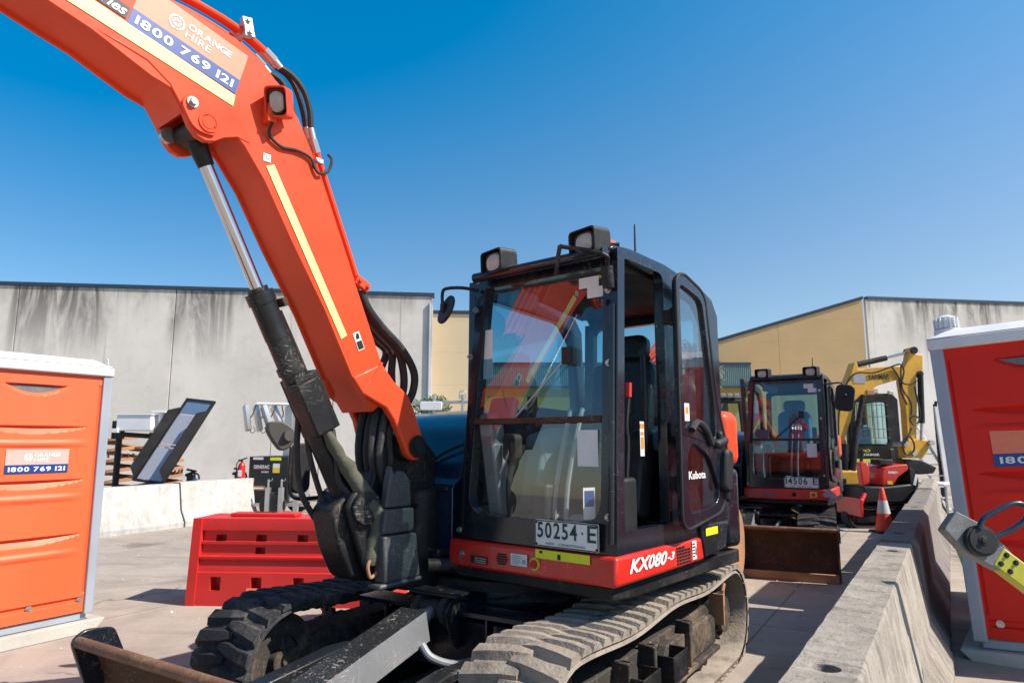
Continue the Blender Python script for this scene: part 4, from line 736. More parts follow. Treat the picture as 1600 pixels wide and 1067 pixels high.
def excavator(label, loc, rz, scale, near, plate):
    root = thing('excavator', label, 'excavator', loc, rz, 'orange and black excavators with cabs', scale); B = lambda: MB(UP)
    undercarriage(root, R(7.5), 3 if near else 9)
    # revolving deck and red skirt under the cab
    mb = B(); mb.prism([(-.0, .76), (.0, .83), (-1.6, .83), (-1.6, .745), (-.2, .745)], side, -2.1, -.03); mb.build('deck', 'black_paint', root, .01)
    mb = B(); mb.add([(.03, -1.137, .815), (.045, .02, .832), (-.955, .022, .845), (-.955, -1.137, .83), (.025, -1.137, .968), (.024, .015, .975), (-.93, .018, .975), (-.93, -1.137, .968)], [(0, 1, 5, 4), (1, 2, 6, 5), (2, 3, 7, 6), (3, 0, 4, 7), (4, 5, 6, 7), (3, 2, 1, 0)])
    sk = mb.build('cab_skirt', 'red_paint', root, .018, seg=3)
    mb = B(); mb.add([(-.958, .02, .85), (-.958, -.9, .85), (-1.30, -.9, .85), (-1.28, .02, .875), (-.935, .02, 1.04), (-.935, -.9, 1.04), (-1.33, -.9, 1.04), (-1.33, .02, 1.04)], [(0, 1, 2, 3), (4, 5, 6, 7), (0, 1, 5, 4), (1, 2, 6, 5), (2, 3, 7, 6), (3, 0, 4, 7)]); co = mb.build('corner_box', 'worn_black_steel', root, .012)
    F = (0, 1, 0); S = (-1, 0, 0); U = (0, 0, 1)
    if near:
        sticker(co, 'reflective_tape', (-1.06, .022, 1.0), S, U, .17, .045, 'reflective_lime', .003, off=UP)
        lettering('model_lettering', 'KX080', (-.285, .0205, .918), S, (0.02, 0, 1), .40, .070, 'lettering_white', sk, .03, .002, .35, off=UP); lettering('model_lettering', '-3', (-.53, .0205, .918), S, U, .085, .042, 'lettering_white', sk, .03, .002, .35, off=UP)
        mb = B()
        for r_ in range(6):
            for c_ in range(5):
                if not (r_ == 5 and c_ > 2): mb.bb((-.60-.035*c_-.027, .019, .860+.0165*r_), (-.60-.035*c_, .0235, .870+.0165*r_))
        mb.build('vent_slots', 'grille_dark', sk)
        sticker(sk, 'data_sticker', (-.815, .022, .917), S, U, .055, .105, 'sticker_white', .002, LINES, off=UP)
        sticker(sk, 'reflective_tape', (.031, -.305, .949), F, U, .345, .045, 'reflective_lime', .004, [(-.42, -.36, .1, .4), (-.08, -.02, -.4, .2)], off=UP)
        sticker(sk, 'data_sticker', (.031, -.59, .903), F, U, .115, .062, 'sticker_white', .005, LINES, 'gray_post', off=UP); sticker(sk, 'maker_plate', (.031, -.885, .873), F, U, .125, .040, 'lettering_black', .004, [(-.25, .45, .15, .3), (-.25, .45, -.15, 0), (-.25, .45, -.4, -.28)], 'galvanised', off=UP)
        mb = B()
        for i in range(5): w_ = .04-abs(i-2)*.006; mb.bb((.030, -.715-w_, .866+.0125*i), (.0355, -.715+w_, .873+.0125*i))
        mb.build('vent_slots', 'grille_dark', sk)
        mb = B(); mb.ring((.03, -.483, .893), (.040, -.483, .893), .034, .022, 24, 1); mb.cyl((.03, -.483, .893), (.055, -.483, .893), .021, n=20); mb.build('stop_button', ['estop_red', 'estop_yellow'], sk)
        mb = B(); bolt(mb, (.028, -1.02, .893), (1, 0, 0), .013); mb.build('skirt_bolt', 'chrome_bolt', sk)
        number_plate(root, (.016, -.29, 1.055), F, U, plate, .405, .138, 'NSW - CONDITIONAL', off=UP)
    else:
        mb = B(); mb.rbox((.029, -.78, .89), (.012, .17, .045), .015, axis=0); mb.rbox((.03, -.45, .895), (.012, .06, .06), .028, axis=0, m=1); mb.build('skirt_recess', ['dusty_gray_steel', 'grille_dark'], sk)
        sticker(sk, 'stop_sticker', (.031, -.20, .90), F, U, .09, .085, 'estop_yellow', .006, [(-.25, .25, -.25, .25)], 'estop_red', off=UP); mb = B(); mb.add([(.038, .0+y, .905+z) for y, z in ((-.09, 0), (0, -.09), (.09, 0), (0, .09))], [(0, 1, 2, 3)]); mb.build('diamond_sign', 'gray_post', sk)
        number_plate(root, (.02, -.35, 1.06), F, U, plate, .45, .15, 'NSW - CONDITIONAL', off=UP)
    cab(root, near)
    # body beside and behind the cab
    mb = B(); mb.prism(rounded([(-.03, .84), (-.03, 1.27), (-.09, 1.30), (-.13, 1.42), (-.22, 1.60), (-.45, 1.72), (-.9, 1.78), (-1.45, 1.76), (-1.55, .84)], [.01, .03, .03, .05, .08, .1, .1, .08, .05], 4), side, -2.16, -1.165); hd = mb.build('tank_hood', 'hood_paint', root, .06, seg=4)
    mb = B(); mb.bb((-.06, -1.75, .85), (.05, -1.2, .90)); mb.prism([(.03, .90), (-.02, 1.24), (-.02, .90)], side, -1.70, -1.60); mb.prism([(.0, .86), (.10, .90), (.02, 1.0), (-.02, 1.0)], side, -1.64, -1.50); mb.bb((-.029, -2.1, 1.235), (-.005, -1.19, 1.262)); mb.build('hood_ledge', 'worn_black_steel', hd, .008)
    mb = B(); mb.tube([(-.14, -1.18, 1.52), (-.115, -1.34, 1.46), (-.10, -1.50, 1.36), (-.085, -1.58, 1.28)], .010, 8, sm=4); mb.build('hood_crease', 'black_paint', hd)
    cx, cy, r_ = -.56, -1.09, 1.49; arc = [(cx+r_*math.cos(R(t)), cy+r_*math.sin(R(t))) for t in range(133, 228, 5)]
    fnz = lambda p, t: (p[0], p[1], t)
    mb = B(); mb.prism(arc+[(-1.40, -2.15), (-1.40, -.03)], fnz, .85, 1.36); cw = mb.build('counterweight', 'navy_paint', root, .04, seg=3)
    mb = B(); mb.prism([(cx+(x-cx)*1.012, cy+(y-cy)*1.012) for x, y in arc]+[(-1.40, -2.15), (-1.40, -.01)], fnz, 1.365, 1.74); mb.build('engine_cover', 'orange_paint', cw, .07, seg=4)
    if near:   # right-hand mirror with its handrail
        mb = B(); mb.tube([(.20, -2.22, 1.16), (.33, -2.24, 1.16), (.40, -2.25, 1.22), (.40, -2.25, 1.50)], .014, 8, sm=3); hr = mb.build('handrail', 'black_paint', root)
        mb = B(); shp = rounded([(.545, 1.665), (.46, 1.67), (.40, 1.62), (.385, 1.55), (.42, 1.49), (.47, 1.47), (.52, 1.54), (.555, 1.61)], .03, 4); mb.prism(shp, lambda p, t: (p[0], t+(.47-p[0])*.5, p[1]), -2.30, -2.26); mb.build('mirror_head', 'mirror_back', hr, .012); mb = B(); mb.cyl((.435, -2.255, 1.575), (.435, -2.225, 1.575), .036, n=20); mb.build('mirror_joint', 'mirror_back', hr)
        mb = B(); mb.rbox((.33, -2.25, 1.36), (.14, .05, .33), .05, axis=1); mb.build('mirror_head', 'dark_plastic', hr, .012)
    boom_arm(root, near)
    return root
AZ = R(40)
root1 = excavator('large orange and black excavator in the foreground with arched boom and number plate 50254', (.006, 4.62, 0), R(230), 1.0, True, '50254-E')
root2 = excavator('orange and black excavator parked behind the foreground one, number plate 14506 and raised dozer blade', (0, 0, 0), R(238), .95, False, '14506-E')
_f, _l = Vector((-.53, -.848, 0)), Vector((.848, -.53, 0)); root2.location = Vector((4.10, 9.0, 0))-(_f*.56+_l*1.13)*.95

# ---------------------------------------------------------------- buildings
def at0(loc, rz=0.0):
    """mesh builder whose coordinates are world ones, for parts under an Empty at loc"""
    return MB(-Vector(loc))
def wall_line(name, label, cat, p0, p1, H, joints, depth, mat, group=None):
    p0, p1 = Vector((*p0, 0)), Vector((*p1, 0)); d = (p1-p0).normalized(); n = Vector((-d.y, d.x, 0)); loc = (p0+p1)/2
    t = thing(name, label, cat, loc, 0, group); L = (p1-p0).length; cuts = [0]+[j for j in joints if 0 < j < L]+[L]
    for a, b in zip(cuts[:-1], cuts[1:]):
        mb = at0(loc); fn = lambda p, q: p0+d*p[0]+Vector((0, 0, p[1]))+n*q
        mb.prism([(a+.012, 0), (b-.012, 0), (b-.012, H), (a+.012, H)], fn, 0, .18); mb.build('wall_panel', mat, t, .01)
    mb = at0(loc); fn = lambda p, q: p0+d*p[0]+Vector((0, 0, p[1]))+n*q
    mb.prism([(0, 0), (L, 0), (L, H-.3), (0, H-.3)], fn, .19, depth); mb.build('wall_core', 'tilt_panel_concrete', t)
    mb = at0(loc); mb.prism([(-.04, H), (L+.04, H), (L+.04, H+.12), (-.04, H+.12)], fn, -.05, .35); mb.prism([(0, H-.295), (L, H-.295), (L, H-.05), (0, H-.05)], fn, .40, depth-.05); mb.build('roof_capping', 'capping_navy', t)
    return t, p0, d, n, loc
P = lambda X: (X, 22+.1277*(X+16.9))
t, p0, d, n, loc = wall_line('warehouse', 'grey streaked concrete panel warehouse at the left behind the boom', 'building', P(-34), P(-2.8), 6.66, [3.1+4.92*i for i in range(0, 6)]+[28.1], 16, 'tilt_panel_concrete')
mb = at0(loc); q = p0+d*((Vector((*P(-2.8), 0))-p0).length-.12); mb.tube([q-n*.06+Vector((0, 0, .1)), q-n*.06+Vector((0, 0, 6.4))], .045, 10); mb.build('downpipe', 'gray_post', t)
wall_line('shed', 'cream block of a building between the grey warehouse and the cab', 'building', (-6.5, 24.7), (-1.15, 25.0), 6.25, [], 8, 'cream_panel')
C0 = Vector((20.93, 40.0, 0)); dr = Vector((math.sin(R(81.3)), math.cos(R(81.3)), 0)); dg_ = Vector((-.9962, .0872, 0)); loc = C0
t = thing('warehouse', 'tan and grey warehouse with a dark roof edge at the right, behind the yellow digger', 'building', loc)
H = 10.0
for i in range(3):
    mb = at0(loc); fn = lambda p, q: C0+dr*p[0]+Vector((0, 0, p[1]))-Vector((-dr.y, dr.x, 0))*q*-1
    mb.prism([(8.3*i+.012+(.0 if i else .19), 0), (8.3*i+8.288, 0), (8.3*i+8.288, H), (8.3*i+.012+(.0 if i else .19), H)], fn, 0, .18); mb.build('concrete_panel', 'tall_panel_concrete', t, .01)
nl = Vector((-dg_.y, dg_.x, 0))
for i in range(3):
    mb = at0(loc); fn = lambda p, q: C0+dg_*p[0]+Vector((0, 0, p[1]))-nl*q
    z0, z1 = H-.02-.287*5.0*i, H-.02-.287*(5.0*i+4.985); mb.prism([(5.0*i, 0), (5.0*i+4.985, 0), (5.0*i+4.985, z1), (5.0*i, z0)], fn, 0, .18); mb.build('tan_panel', 'tan_panel', t, .008)
mb = at0(loc); fn = lambda p, q: C0+dg_*p[0]+Vector((0, 0, p[1]))-nl*q
mb.prism([(-.03, H), (15.1, H-.287*15.1), (15.1, H+.17-.287*15.1), (-.03, H+.17)], fn, -.06, .30)
fn2 = lambda p, q: C0+dr*p[0]+Vector((0, 0, p[1]))+Vector((-dr.y, dr.x, 0))*q
mb.prism([(.31, H+.002), (24.9, H+.002), (24.9, H+.172), (.31, H+.172)], fn2, -.06, .30); mb.build('roof_capping', 'capping_navy', t)
# green corrugated shed on ochre base
t = thing('shed', 'green corrugated shed over an ochre wall beyond the excavators', 'building', (5, 36, 0)); mb = at0((5, 36, 0)); vs = []; N = 150
for i in range(N+1):
    x = -2.6+15.2*i/N
    for k, (dx, y) in enumerate(((0, 36), (.03, 35.95), (.065, 35.95), (.085, 36))): vs += [(x+dx*1.0, y, 4.45), (x+dx*1.0, y, 5.62)]
mb.add(vs, [(2*i, 2*i+2, 2*i+3, 2*i+1) for i in range(len(vs)//2-1)]); mb.build('corrugated_cladding', 'green_sheet', t, smooth=False)
mb = at0((5, 36, 0)); mb.bb((-2.6, 36.02, 0), (12.6, 41, 4.40)); mb.build('lower_wall', 'ochre_wall', t); mb = at0((5, 36, 0)); mb.bb((-2.65, 35.9, 5.62), (12.65, 41.2, 5.72)); mb.build('roof', 'capping_navy', t)
mb = at0((5, 36, 0)); mb.bb((-2.65, 35.88, 4.38), (12.65, 36.02, 4.46)); mb.build('wall_flashing', 'capping_navy', t)

# ---------------------------------------------------------------- portable toilets
def toilet(label, loc, rz, tilt, vent, scale=1.0, faded=False, mark=False, plastic='toilet_plastic', dy=.055, lw=.45, lh=.185):
    t = thing('portable_toilet', label, 'portable toilet', loc, 0, 'orange portable toilets', scale); t.rotation_euler = (tilt, 0, rz)
    Wd = 1.12; h = Wd/2
    def lens(u, v):      # pressed relief of the wall panel: bowed ledges and a vent scoop
        d = 0.0
        for z0, sgn in ((1.66, 1), (1.23, 1), (.79, 1)):
            x = (u-.5)/.40
            if abs(x) < 1:
                bow = .062*(1-x*x); y = v-z0
                if -bow <= y <= 0: d -= .032*(1-x*x)**.5*(1-((-y)/max(bow, 1e-4))**1.5)
                y2 = v-(z0-.14)
                if abs(y2) < .03: d += .014*(1-(y2/.03)**2)*(1-x*x)**.7
        x = (u-.5)/.22
        if abs(x) < 1:
            y = v-1.985; bow = .09*(1-x*x)
            if -bow <= y <= 0: d -= .05*(1-x*x)**.5*(1-((-y)/max(bow, 1e-4))**2)
        if abs(u-.955) < .008 and .32 < v < 2.0: d -= .012
        if abs(u-.045) < .008 and .32 < v < 2.0: d -= .012
        if .245 < v < .285 and .05 < u < .95: d -= .02
        return d
    for k in range(4):
        q = Matrix.Rotation(R(90*k), 3, 'Z'); mb = MB()
        nx, nz = (72, 190) if k in (0, 3, 2) else (8, 8)
        mb.grid(lambda a, b: q @ Vector((h+(lens(a, .17+1.93*b) if nx > 8 else 0), (a-.5)*(Wd-.06), .17+1.93*b)), nx, nz); mb.build('wall_panel', plastic, t, ang=28)
        mb = MB(); mb.tube([q @ Vector((h-.02, h-.02, .15)), q @ Vector((h-.02, h-.02, 2.09))], .04, sec=[(-.04, -.04), (.028, -.04), (.04, -.028), (.04, .04), (-.028, .04), (-.04, .028)]); mb.build('corner_post', 'gray_post', t, .006)
        if k in (0, 3):
            for a in (-.42, .1 if k == 0 else .3, .47): mb = MB(); c = q @ Vector((h-.012, a, .265)); bolt(mb, c, q @ Vector((1, 0, 0)), .016, .012); mb.build('panel_bolt', 'galvanised', t)
            mb = MB(); pts = [q @ Vector((h-.022, x*.2, 1.978-.058*(1-x*x))) for x in [i/8 for i in range(-8, 9)]]+[q @ Vector((h-.022, x*.2, 1.978)) for x in (1, -1)]; mb.add(pts, [list(range(len(pts)))]); mb.build('vent_mesh', 'dusty_gray_steel', t, smooth=False)
            hire_decal(t, q @ Vector((h, dy, 1.385)), q @ Vector((0, 1, 0)), (0, 0, 1), lw, lh, faded=faded, d0=.006)
    mb = MB(); mb.bb((-h+.02, -h+.02, .10), (h-.02, h-.02, .165)); mb.build('plinth', 'gray_post', t, .01)
    mb = MB(); mb.prism([(-h-.10, .098), (h+.10, .098), (h+.10, .085), (h+.02, .0), (-h-.02, .0), (-h-.10, .085)], lambda p, s: (s, p[0], p[1]), -h-.04, h+.04); mb.build('skid_base', 'skid_gray', t, .006)
    mb = MB(); pl = rounded([(-h-.035, -h-.035), (h+.035, -h-.035), (h+.035, h+.035), (-h-.035, h+.035)], .06, 4); fz = lambda p, s: (p[0], p[1], s); mb.prism(pl, fz, 2.085, 2.165)
    n_ = len(pl); mb.add([(x, y, 2.166) for x, y in pl]+[(x*.8, y*.8, 2.23) for x, y in pl], [(i, (i+1) % n_, n_+(i+1) % n_, n_+i) for i in range(n_)]+[list(range(n_, 2*n_))]); rf = mb.build('roof', 'white_plastic', t, .012)
    if vent:
        mb = MB(); c = vent; mb.lathe([(.085, 2.13), (.085, 2.24), (.06, 2.25)], (c[0], c[1], 0), 20); mb.lathe([(.07, 2.25), (.06, 2.33), (.03, 2.345)], (c[0], c[1], 0), 20)
        for i in range(16): a = R(22.5*i); mb.box((c[0]+.07*math.cos(a), c[1]+.07*math.sin(a), 2.285), (.022, .008, .075), Matrix.Rotation(a, 3, 'Z'))
        mb.build('vent_cowl', 'white_plastic', rf); 
    mb = MB(); mb.tube([(h-.08, h-.03, 2.17), (h-.06, h-.03, 2.22), (h-.01, h-.03, 2.235), (h+.0, h-.03, 2.19)] if vent is None else [(-h+.04, -h+.05, 2.17), (-h+.05, -h+.05, 2.23), (-h+.10, -h+.05, 2.23), (-h+.12, -h+.05, 2.17)], .006, 6); mb.build('roof_hook', 'galvanised', rf)
    if mark: lettering('hand_mark', '64', Vector((h, .02-.36, 2.05)), (0, 1, .03), (0, 0, 1), .09, .035, 'lettering_black', t, .0, .004, .2)
    return t
az = R(31); e = Vector((-math.sin(az), -math.cos(az), 0)); b_ = Vector((-math.cos(az), math.sin(az), 0)); c = Vector((-3.47, 5.88, 0))+(e+b_)*.56
toilet('sunlit orange portable toilet with faded decal at the left edge, no chimney', c, R(-31), 0, None, 1.0, True, True)
az = R(128); e = Vector((math.sin(az), math.cos(az), 0)); b_ = Vector((-e.y, e.x, 0)); c = Vector((3.33, 5.13, 0))+(e+b_)*.56*1.085
nrm = -b_; rz = math.atan2(nrm.y, nrm.x)
tr = toilet('leaning red-orange portable toilet in shade at the right, with a white roof chimney', c, rz, 0, (.40, -.47), 1.085, plastic='shaded_toilet_plastic', dy=.02, lw=.66, lh=.235)
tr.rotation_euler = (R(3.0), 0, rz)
c2 = c+Vector((.98, 1.22, 0)); toilet('second red-orange toilet, only its edge showing behind the shaded one', c2, rz+R(6), 0, None, 1.04, plastic='shaded_toilet_plastic')

# ---------------------------------------------------------------- concrete barriers
def jersey(label, p0, p1, mat, H=.81, bt=.30, tp=.105, group=None, holes=True, seed=1, rim=.004):
    p0, p1 = Vector((*p0, 0)), Vector((*p1, 0)); d = (p1-p0).normalized(); L = (p1-p0).length; n = Vector((d.y, -d.x, 0)); rnd = random.Random(seed); rz = math.atan2(d.y, d.x)
    t = thing('concrete_barrier', label, 'barrier', (p0+p1)/2, rz, group); mb = MB()
    pr = [(-bt, 0), (-bt, .09), (-bt*.62, .30), (-tp-.002, H-.012), (-tp+.006, H)] if rim < .03 else [(-bt, 0), (-bt, .09), (-bt*.62, .30), (-tp-.012, H-.06), (-tp+.03, H)]; pr = pr+[(-x, z) for x, z in pr[::-1]]
    N = max(6, int(L/.12)); vs = []
    for i in range(N+1):
        x = -L/2+L*i/N; k = .985 if i in (0, N) else 1
        vs += [(x+(rnd.uniform(-.006, .006) if i in (0, N) else 0), y*k+rnd.uniform(-.003, .003), z*(1 if i not in (0, N) else .996)+(rnd.uniform(-.003, .003) if z > .02 else 0)) for y, z in pr]
    m = len(pr); mb.add(vs, [(i*m+q, i*m+(q+1) % m, (i+1)*m+(q+1) % m, (i+1)*m+q) for i in range(N) for q in range(m)]+[list(range(m))[::-1], [N*m+q for q in range(m)]])
    b_ = mb.build('barrier_body', mat, t, 0, 25, 3)
    if holes:
        mb = MB()
        for x in (-L/2+.47, L/2-.47): mb.cyl((x, 0, H-.16), (x, 0, H+.05), .042, .046, n=20)
        carve(b_, mb)
    e_ = b_.modifiers.new('bevel', 'BEVEL'); e_.width = rim; e_.segments = 3; e_.limit_method = 'ANGLE'; e_.angle_limit = R(40)
    return t
ch = Vector((math.sin(R(32.4)), math.cos(R(32.4)), 0)); q0 = Vector((2.80, 5.15, 0)); G = 'concrete barriers along the right'
def seg(a, b): return tuple((q0+ch*a)[:2]), tuple((q0+ch*b)[:2])
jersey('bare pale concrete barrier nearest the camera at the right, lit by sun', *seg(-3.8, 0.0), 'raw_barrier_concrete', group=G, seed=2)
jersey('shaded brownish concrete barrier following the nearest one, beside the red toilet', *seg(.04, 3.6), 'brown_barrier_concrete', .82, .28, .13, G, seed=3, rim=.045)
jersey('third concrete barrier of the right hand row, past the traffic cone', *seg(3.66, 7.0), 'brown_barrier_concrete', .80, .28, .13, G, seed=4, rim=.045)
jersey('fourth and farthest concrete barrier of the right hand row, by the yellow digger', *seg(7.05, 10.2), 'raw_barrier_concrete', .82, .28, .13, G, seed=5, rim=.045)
G2 = 'white barriers at the left'
wb = Vector((math.sin(R(26)), math.cos(R(26)), 0)); w0 = Vector((-6.24, 12.93, 0))
jersey('white painted concrete barrier beside the sunlit toilet, crossed by a shadow', tuple((w0-wb*3.3)[:2]), tuple((w0-wb*.02)[:2]), 'painted_barrier_concrete', .78, group=G2, seed=6, rim=.025)
jersey('white painted concrete barrier ending at the black lighting tower box', tuple((w0+wb*.02)[:2]), tuple((w0+wb*1.75)[:2]), 'painted_barrier_concrete', .80, group=G2, seed=7, rim=.025)

# ---------------------------------------------------------------- red water-filled barrier
def water_barrier():
    L = 2.0; loc = (-2.08, 7.0, 0); t = thing('water_barrier', 'red plastic water filled barrier behind the track and swing post', 'barrier', loc, R(-4))
    zs = [(0, .0), (.05, .0), (.12, .008), (.30, .022), (.31, .032), (.40, .042), (.41, .048), (.435, .022), (.45, .022), (.455, .07), (.555, .085), (.56, .055), (.585, .055), (.59, .09), (.68, .095), (.69, .06), (.755, .06), (.80, .07)]
    mb = MB(); half = .30
    pr = [(-half+y, z) for z, y in zs]; pr = pr+[(-x, z) for x, z in pr[::-1]]
    mb.prism(pr, lambda p, q: (q, p[0], p[1]), -L/2+.09, L/2-.09)
    pe = [(-half-.012, .0), (-half-.012, .08), (-half+.045, .80), (half-.045, .80), (half+.012, .08), (half+.012, 0)]
    mb.prism(pe, lambda p, q: (q, p[0], p[1]), -L/2, -L/2+.088); mb.prism(pe, lambda p, q: (q, p[0], p[1]), L/2-.088, L/2)
    body = mb.build('barrier_body', 'water_barrier_plastic', t, 0, 30)
    mb = MB()
    for x in (-.73, -.33, .08, .48):
        mb.box((x, -half+.12, .615), (.105, .14, .062)); mb.box((x, -half+.05, .20), (.105, .16, .125))
    for x in (-.33, .48): mb.box((x, -half+.10, .50), (.10, .14, .062))
    mb.box((-.45, -half+.03, .03), (.16, .10, .05)); carve(body, mb)
    mb = MB(); mb.prism(rounded([(-.72, -.08), (-.05, -.08), (-.05, .10), (-.72, .10)], .02), lambda p, q: (p[0], p[1], q), .802, .835); mb.prism(rounded([(.10, -.07), (.75, -.07), (.75, .08), (.10, .08)], .02), lambda p, q: (p[0], p[1], q), .802, .825); mb.build('filler_lid', 'water_barrier_plastic', body, .008)
    mb = MB(); mb.box((-.40, .02, .838), (.22, .012, .006)); mb.box((-.3, .01, .838), (.012, .10, .006)); mb.box((.4, .02, .829), (.2, .012, .006)); mb.build('lid_strap', 'lettering_black', body)
    mb = MB(); mb.add([(-.42, -half-.004, .075), (-.18, -half-.004, .075), (-.18, -half+.010, .165), (-.42, -half+.010, .165)], [(0, 1, 2, 3)], 0); mb.add([(-.178, -half-.004, .075), (.25, -half-.004, .075), (.25, -half+.010, .165), (-.178, -half+.010, .165)], [(0, 1, 2, 3)], 1)
    mb.build('hire_decal', ['decal_salmon', 'decal_blue'], body); lettering('shop_name', 'ORANGE\nHIRE', (-.26, -half+.003, .12), (1, 0, 0), (0, .17, 1), .12, .06, 'lettering_white', body, .01, .004); lettering('telephone_number', '1800 769 121', (.035, -half+.003, .12), (1, 0, 0), (0, .17, 1), .38, .05, 'lettering_white', body, .02, .004)
    mb = MB(); mb.ring((-.36, -half+.000, .12), (-.36, -half-.004, .12), .026, .018, 16); mb.build('ring_emblem', 'lettering_white', body)
water_barrier()

# ---------------------------------------------------------------- traffic cone
loc = (6.42, 12.1, 0); t = thing('traffic_cone', 'orange traffic cone with one pale band, by the third barrier', 'traffic cone', loc)
r_ = lambda z: .155-.125*(z-.03)/.72
mb = MB(); mb.rbox((0, 0, .016), (.40, .40, .032), .05, axis=2); mb.build('cone_base', 'dark_plastic', t, .006)
mb = MB(); mb.lathe([(r_(.032), .032), (r_(.32), .32)], n=28); mb.build('cone_body', 'cone_orange', t); mb = MB(); mb.lathe([(r_(.54), .54), (r_(.73), .73), (.02, .75)], n=28); mb.build('cone_tip', 'cone_orange', t)
mb = MB(); mb.lathe([(r_(.32)+.003, .321), (r_(.54)+.003, .539)], n=28); mb.build('cone_band', 'cone_band', t)
# ---------------------------------------------------------------- rusty bucket behind the foreground machine
loc = (2.08, 7.97, 0); t = thing('digging_bucket', 'rusty digging bucket standing between the two orange excavators', 'excavator bucket', loc, R(240))
pts = [(.42*math.cos(R(a))*1.05, .42+.42*math.sin(R(a))) for a in range(70, 285, 12)]+[(.45, .03)]
mb = MB(); mb.prism(pts+[(x*.93, .42+(z-.42)*.93) for x, z in pts[::-1]], side, -.42, .42); mb.build('bucket_shell', 'rust_steel', t, .004)
for s in (1, -1):
    mb = MB(); y0, y1 = sorted((s*.422, s*.447)); mb.prism(pts+[(.50, .10), (.36, .55), (.30, .84)], side, y0, y1); mb.build('side_plate', 'bright_rust', t, .004)
for y in (-.36, -.18, 0, .18, .36): mb = MB(); mb.prism([(.44, .02), (.62, .035), (.62, .05), (.44, .09)], side, y-.035, y+.035); mb.build('bucket_tooth', 'rust_steel', t, .006)

# ---------------------------------------------------------------- yellow excavator with its boom swung sideways
def strip(name, poly, Y, th, mat, par, loc, bev=.012):
    mb = at0(loc); mb.prism(poly, lambda p, q: (p[0], q, p[1]), Y-th/2, Y+th/2); return mb.build(name, mat, par, bev)
loc = (7.4, 14.9, 0); t = thing('excavator', 'worn yellow excavator with black cab, arm bent down at the right, beyond the cone', 'excavator', loc)
YB = [(6.17, .55), (6.21, .93), (6.31, 1.74), (6.34, 1.98), (6.51, 2.57), (6.67, 2.89), (6.75, 3.09), (6.8, 3.09), (6.82, 2.95), (7.09, 2.99), (7.48, 3.02), (7.70, 3.01), (7.69, 2.8), (7.55, 2.74), (7.16, 2.63), (7.08, 2.57), (6.99, 2.46), (6.82, 2.42), (6.70, 2.34), (6.60, 1.95), (6.33, 1.3), (6.30, .93), (6.30, .55)]
bm = strip('boom', YB, 13.5, .26, 'yellow_paint', t, loc)
YA = [(7.89, 3.38), (7.95, 3.41), (8.0, 3.36), (8.0, 3.26), (8.13, 3.24), (8.10, 2.88), (7.97, 2.84), (7.93, 2.23), (7.85, 1.48), (7.69, 1.48), (7.70, 2.23), (7.66, 2.7), (7.70, 2.93), (7.83, 3.14)]
ar = strip('dipper_arm', YA, 13.5, .20, 'yellow_paint', t, loc)
mb = at0(loc); mb.cyl((6.78, 13.5, 3.04), (7.45, 13.5, 3.19), .055, n=16); mb.cyl((7.45, 13.5, 3.19), (7.92, 13.5, 3.31), .026, m=1); mb.cyl((7.95, 13.36, 3.33), (7.95, 13.64, 3.33), .07); mb.build('arm_cylinder', ['black_paint', 'chrome_steel'], ar)
mb = at0(loc); mb.cyl((8.03, 13.38, 2.86), (7.98, 13.38, 1.9), .055, n=16); mb.cyl((7.98, 13.38, 1.9), (7.95, 13.4, 1.58), .028, m=1); mb.cyl((8.03, 13.36, 2.86), (8.03, 13.6, 2.86), .06); mb.build('bucket_cylinder', ['black_paint', 'galvanised'], ar)
mb = at0(loc); mb.cyl((6.86, 13.34, 2.44), (6.66, 13.3, 1.75), .05, n=16); mb.cyl((6.66, 13.3, 1.85), (6.50, 13.28, 1.0), .07, n=16); mb.cyl((6.40, 13.3, 1.5), (6.36, 13.3, 1.0), .08, n=14); mb.build('boom_cylinder', 'black_paint', bm)
lk = strip('bucket_link', [(7.59, 1.42), (7.70, 1.57), (7.91, 1.60), (8.13, 1.55), (8.05, 1.36), (7.95, 1.23), (7.61, 1.23)], 13.5, .24, 'yellow_paint', ar, loc)
strip('quick_hitch', [(7.54, 1.22), (7.89, 1.2), (8.18, 1.05), (8.11, .94), (7.85, .92), (7.6, 1.05)], 13.5, .30, 'black_paint', ar, loc, .02)
for x, z in ((7.60, 1.50), (8.10, 1.52), (7.75, 1.33)): mb = at0(loc); mb.cyl((x, 13.3, z), (x, 13.7, z), .052); mb.build('link_pin', 'galvanised', lk)
for pts in ([(6.30, 13.32, 1.2), (6.34, 13.32, 2.0), (6.50, 13.34, 2.55), (6.72, 13.34, 2.86), (7.1, 13.34, 2.88), (7.45, 13.33, 3.0), (7.62, 13.32, 3.04), (7.68, 13.32, 2.9), (7.6, 13.3, 2.6), (7.75, 13.3, 2.3), (7.74, 13.3, 2.05)], [(7.45, 13.33, 3.0), (7.55, 13.3, 2.8), (7.58, 13.3, 2.5), (7.68, 13.3, 2.25)], [(7.62, 13.3, 3.0), (7.6, 13.28, 2.7), (7.78, 13.3, 2.65), (7.9, 13.3, 2.72)], [(7.85, 13.3, 2.6), (7.9, 13.28, 2.1), (7.84, 13.28, 1.9), (7.74, 13.26, 1.88), (7.70, 13.28, 1.98), (7.8, 13.28, 2.04), (7.9, 13.28, 1.96)], [(7.72, 13.3, 1.8), (7.6, 13.26, 1.6), (7.5, 13.26, 1.45), (7.56, 13.26, 1.30), (7.70, 13.26, 1.36), (7.72, 13.26, 1.52), (7.62, 13.26, 1.66), (7.48, 13.24, 1.5)]):
    mb = at0(loc); mb.tube(pts, .016, 7, sm=5); mb.build('hydraulic_hose', 'hose_rubber', ar)
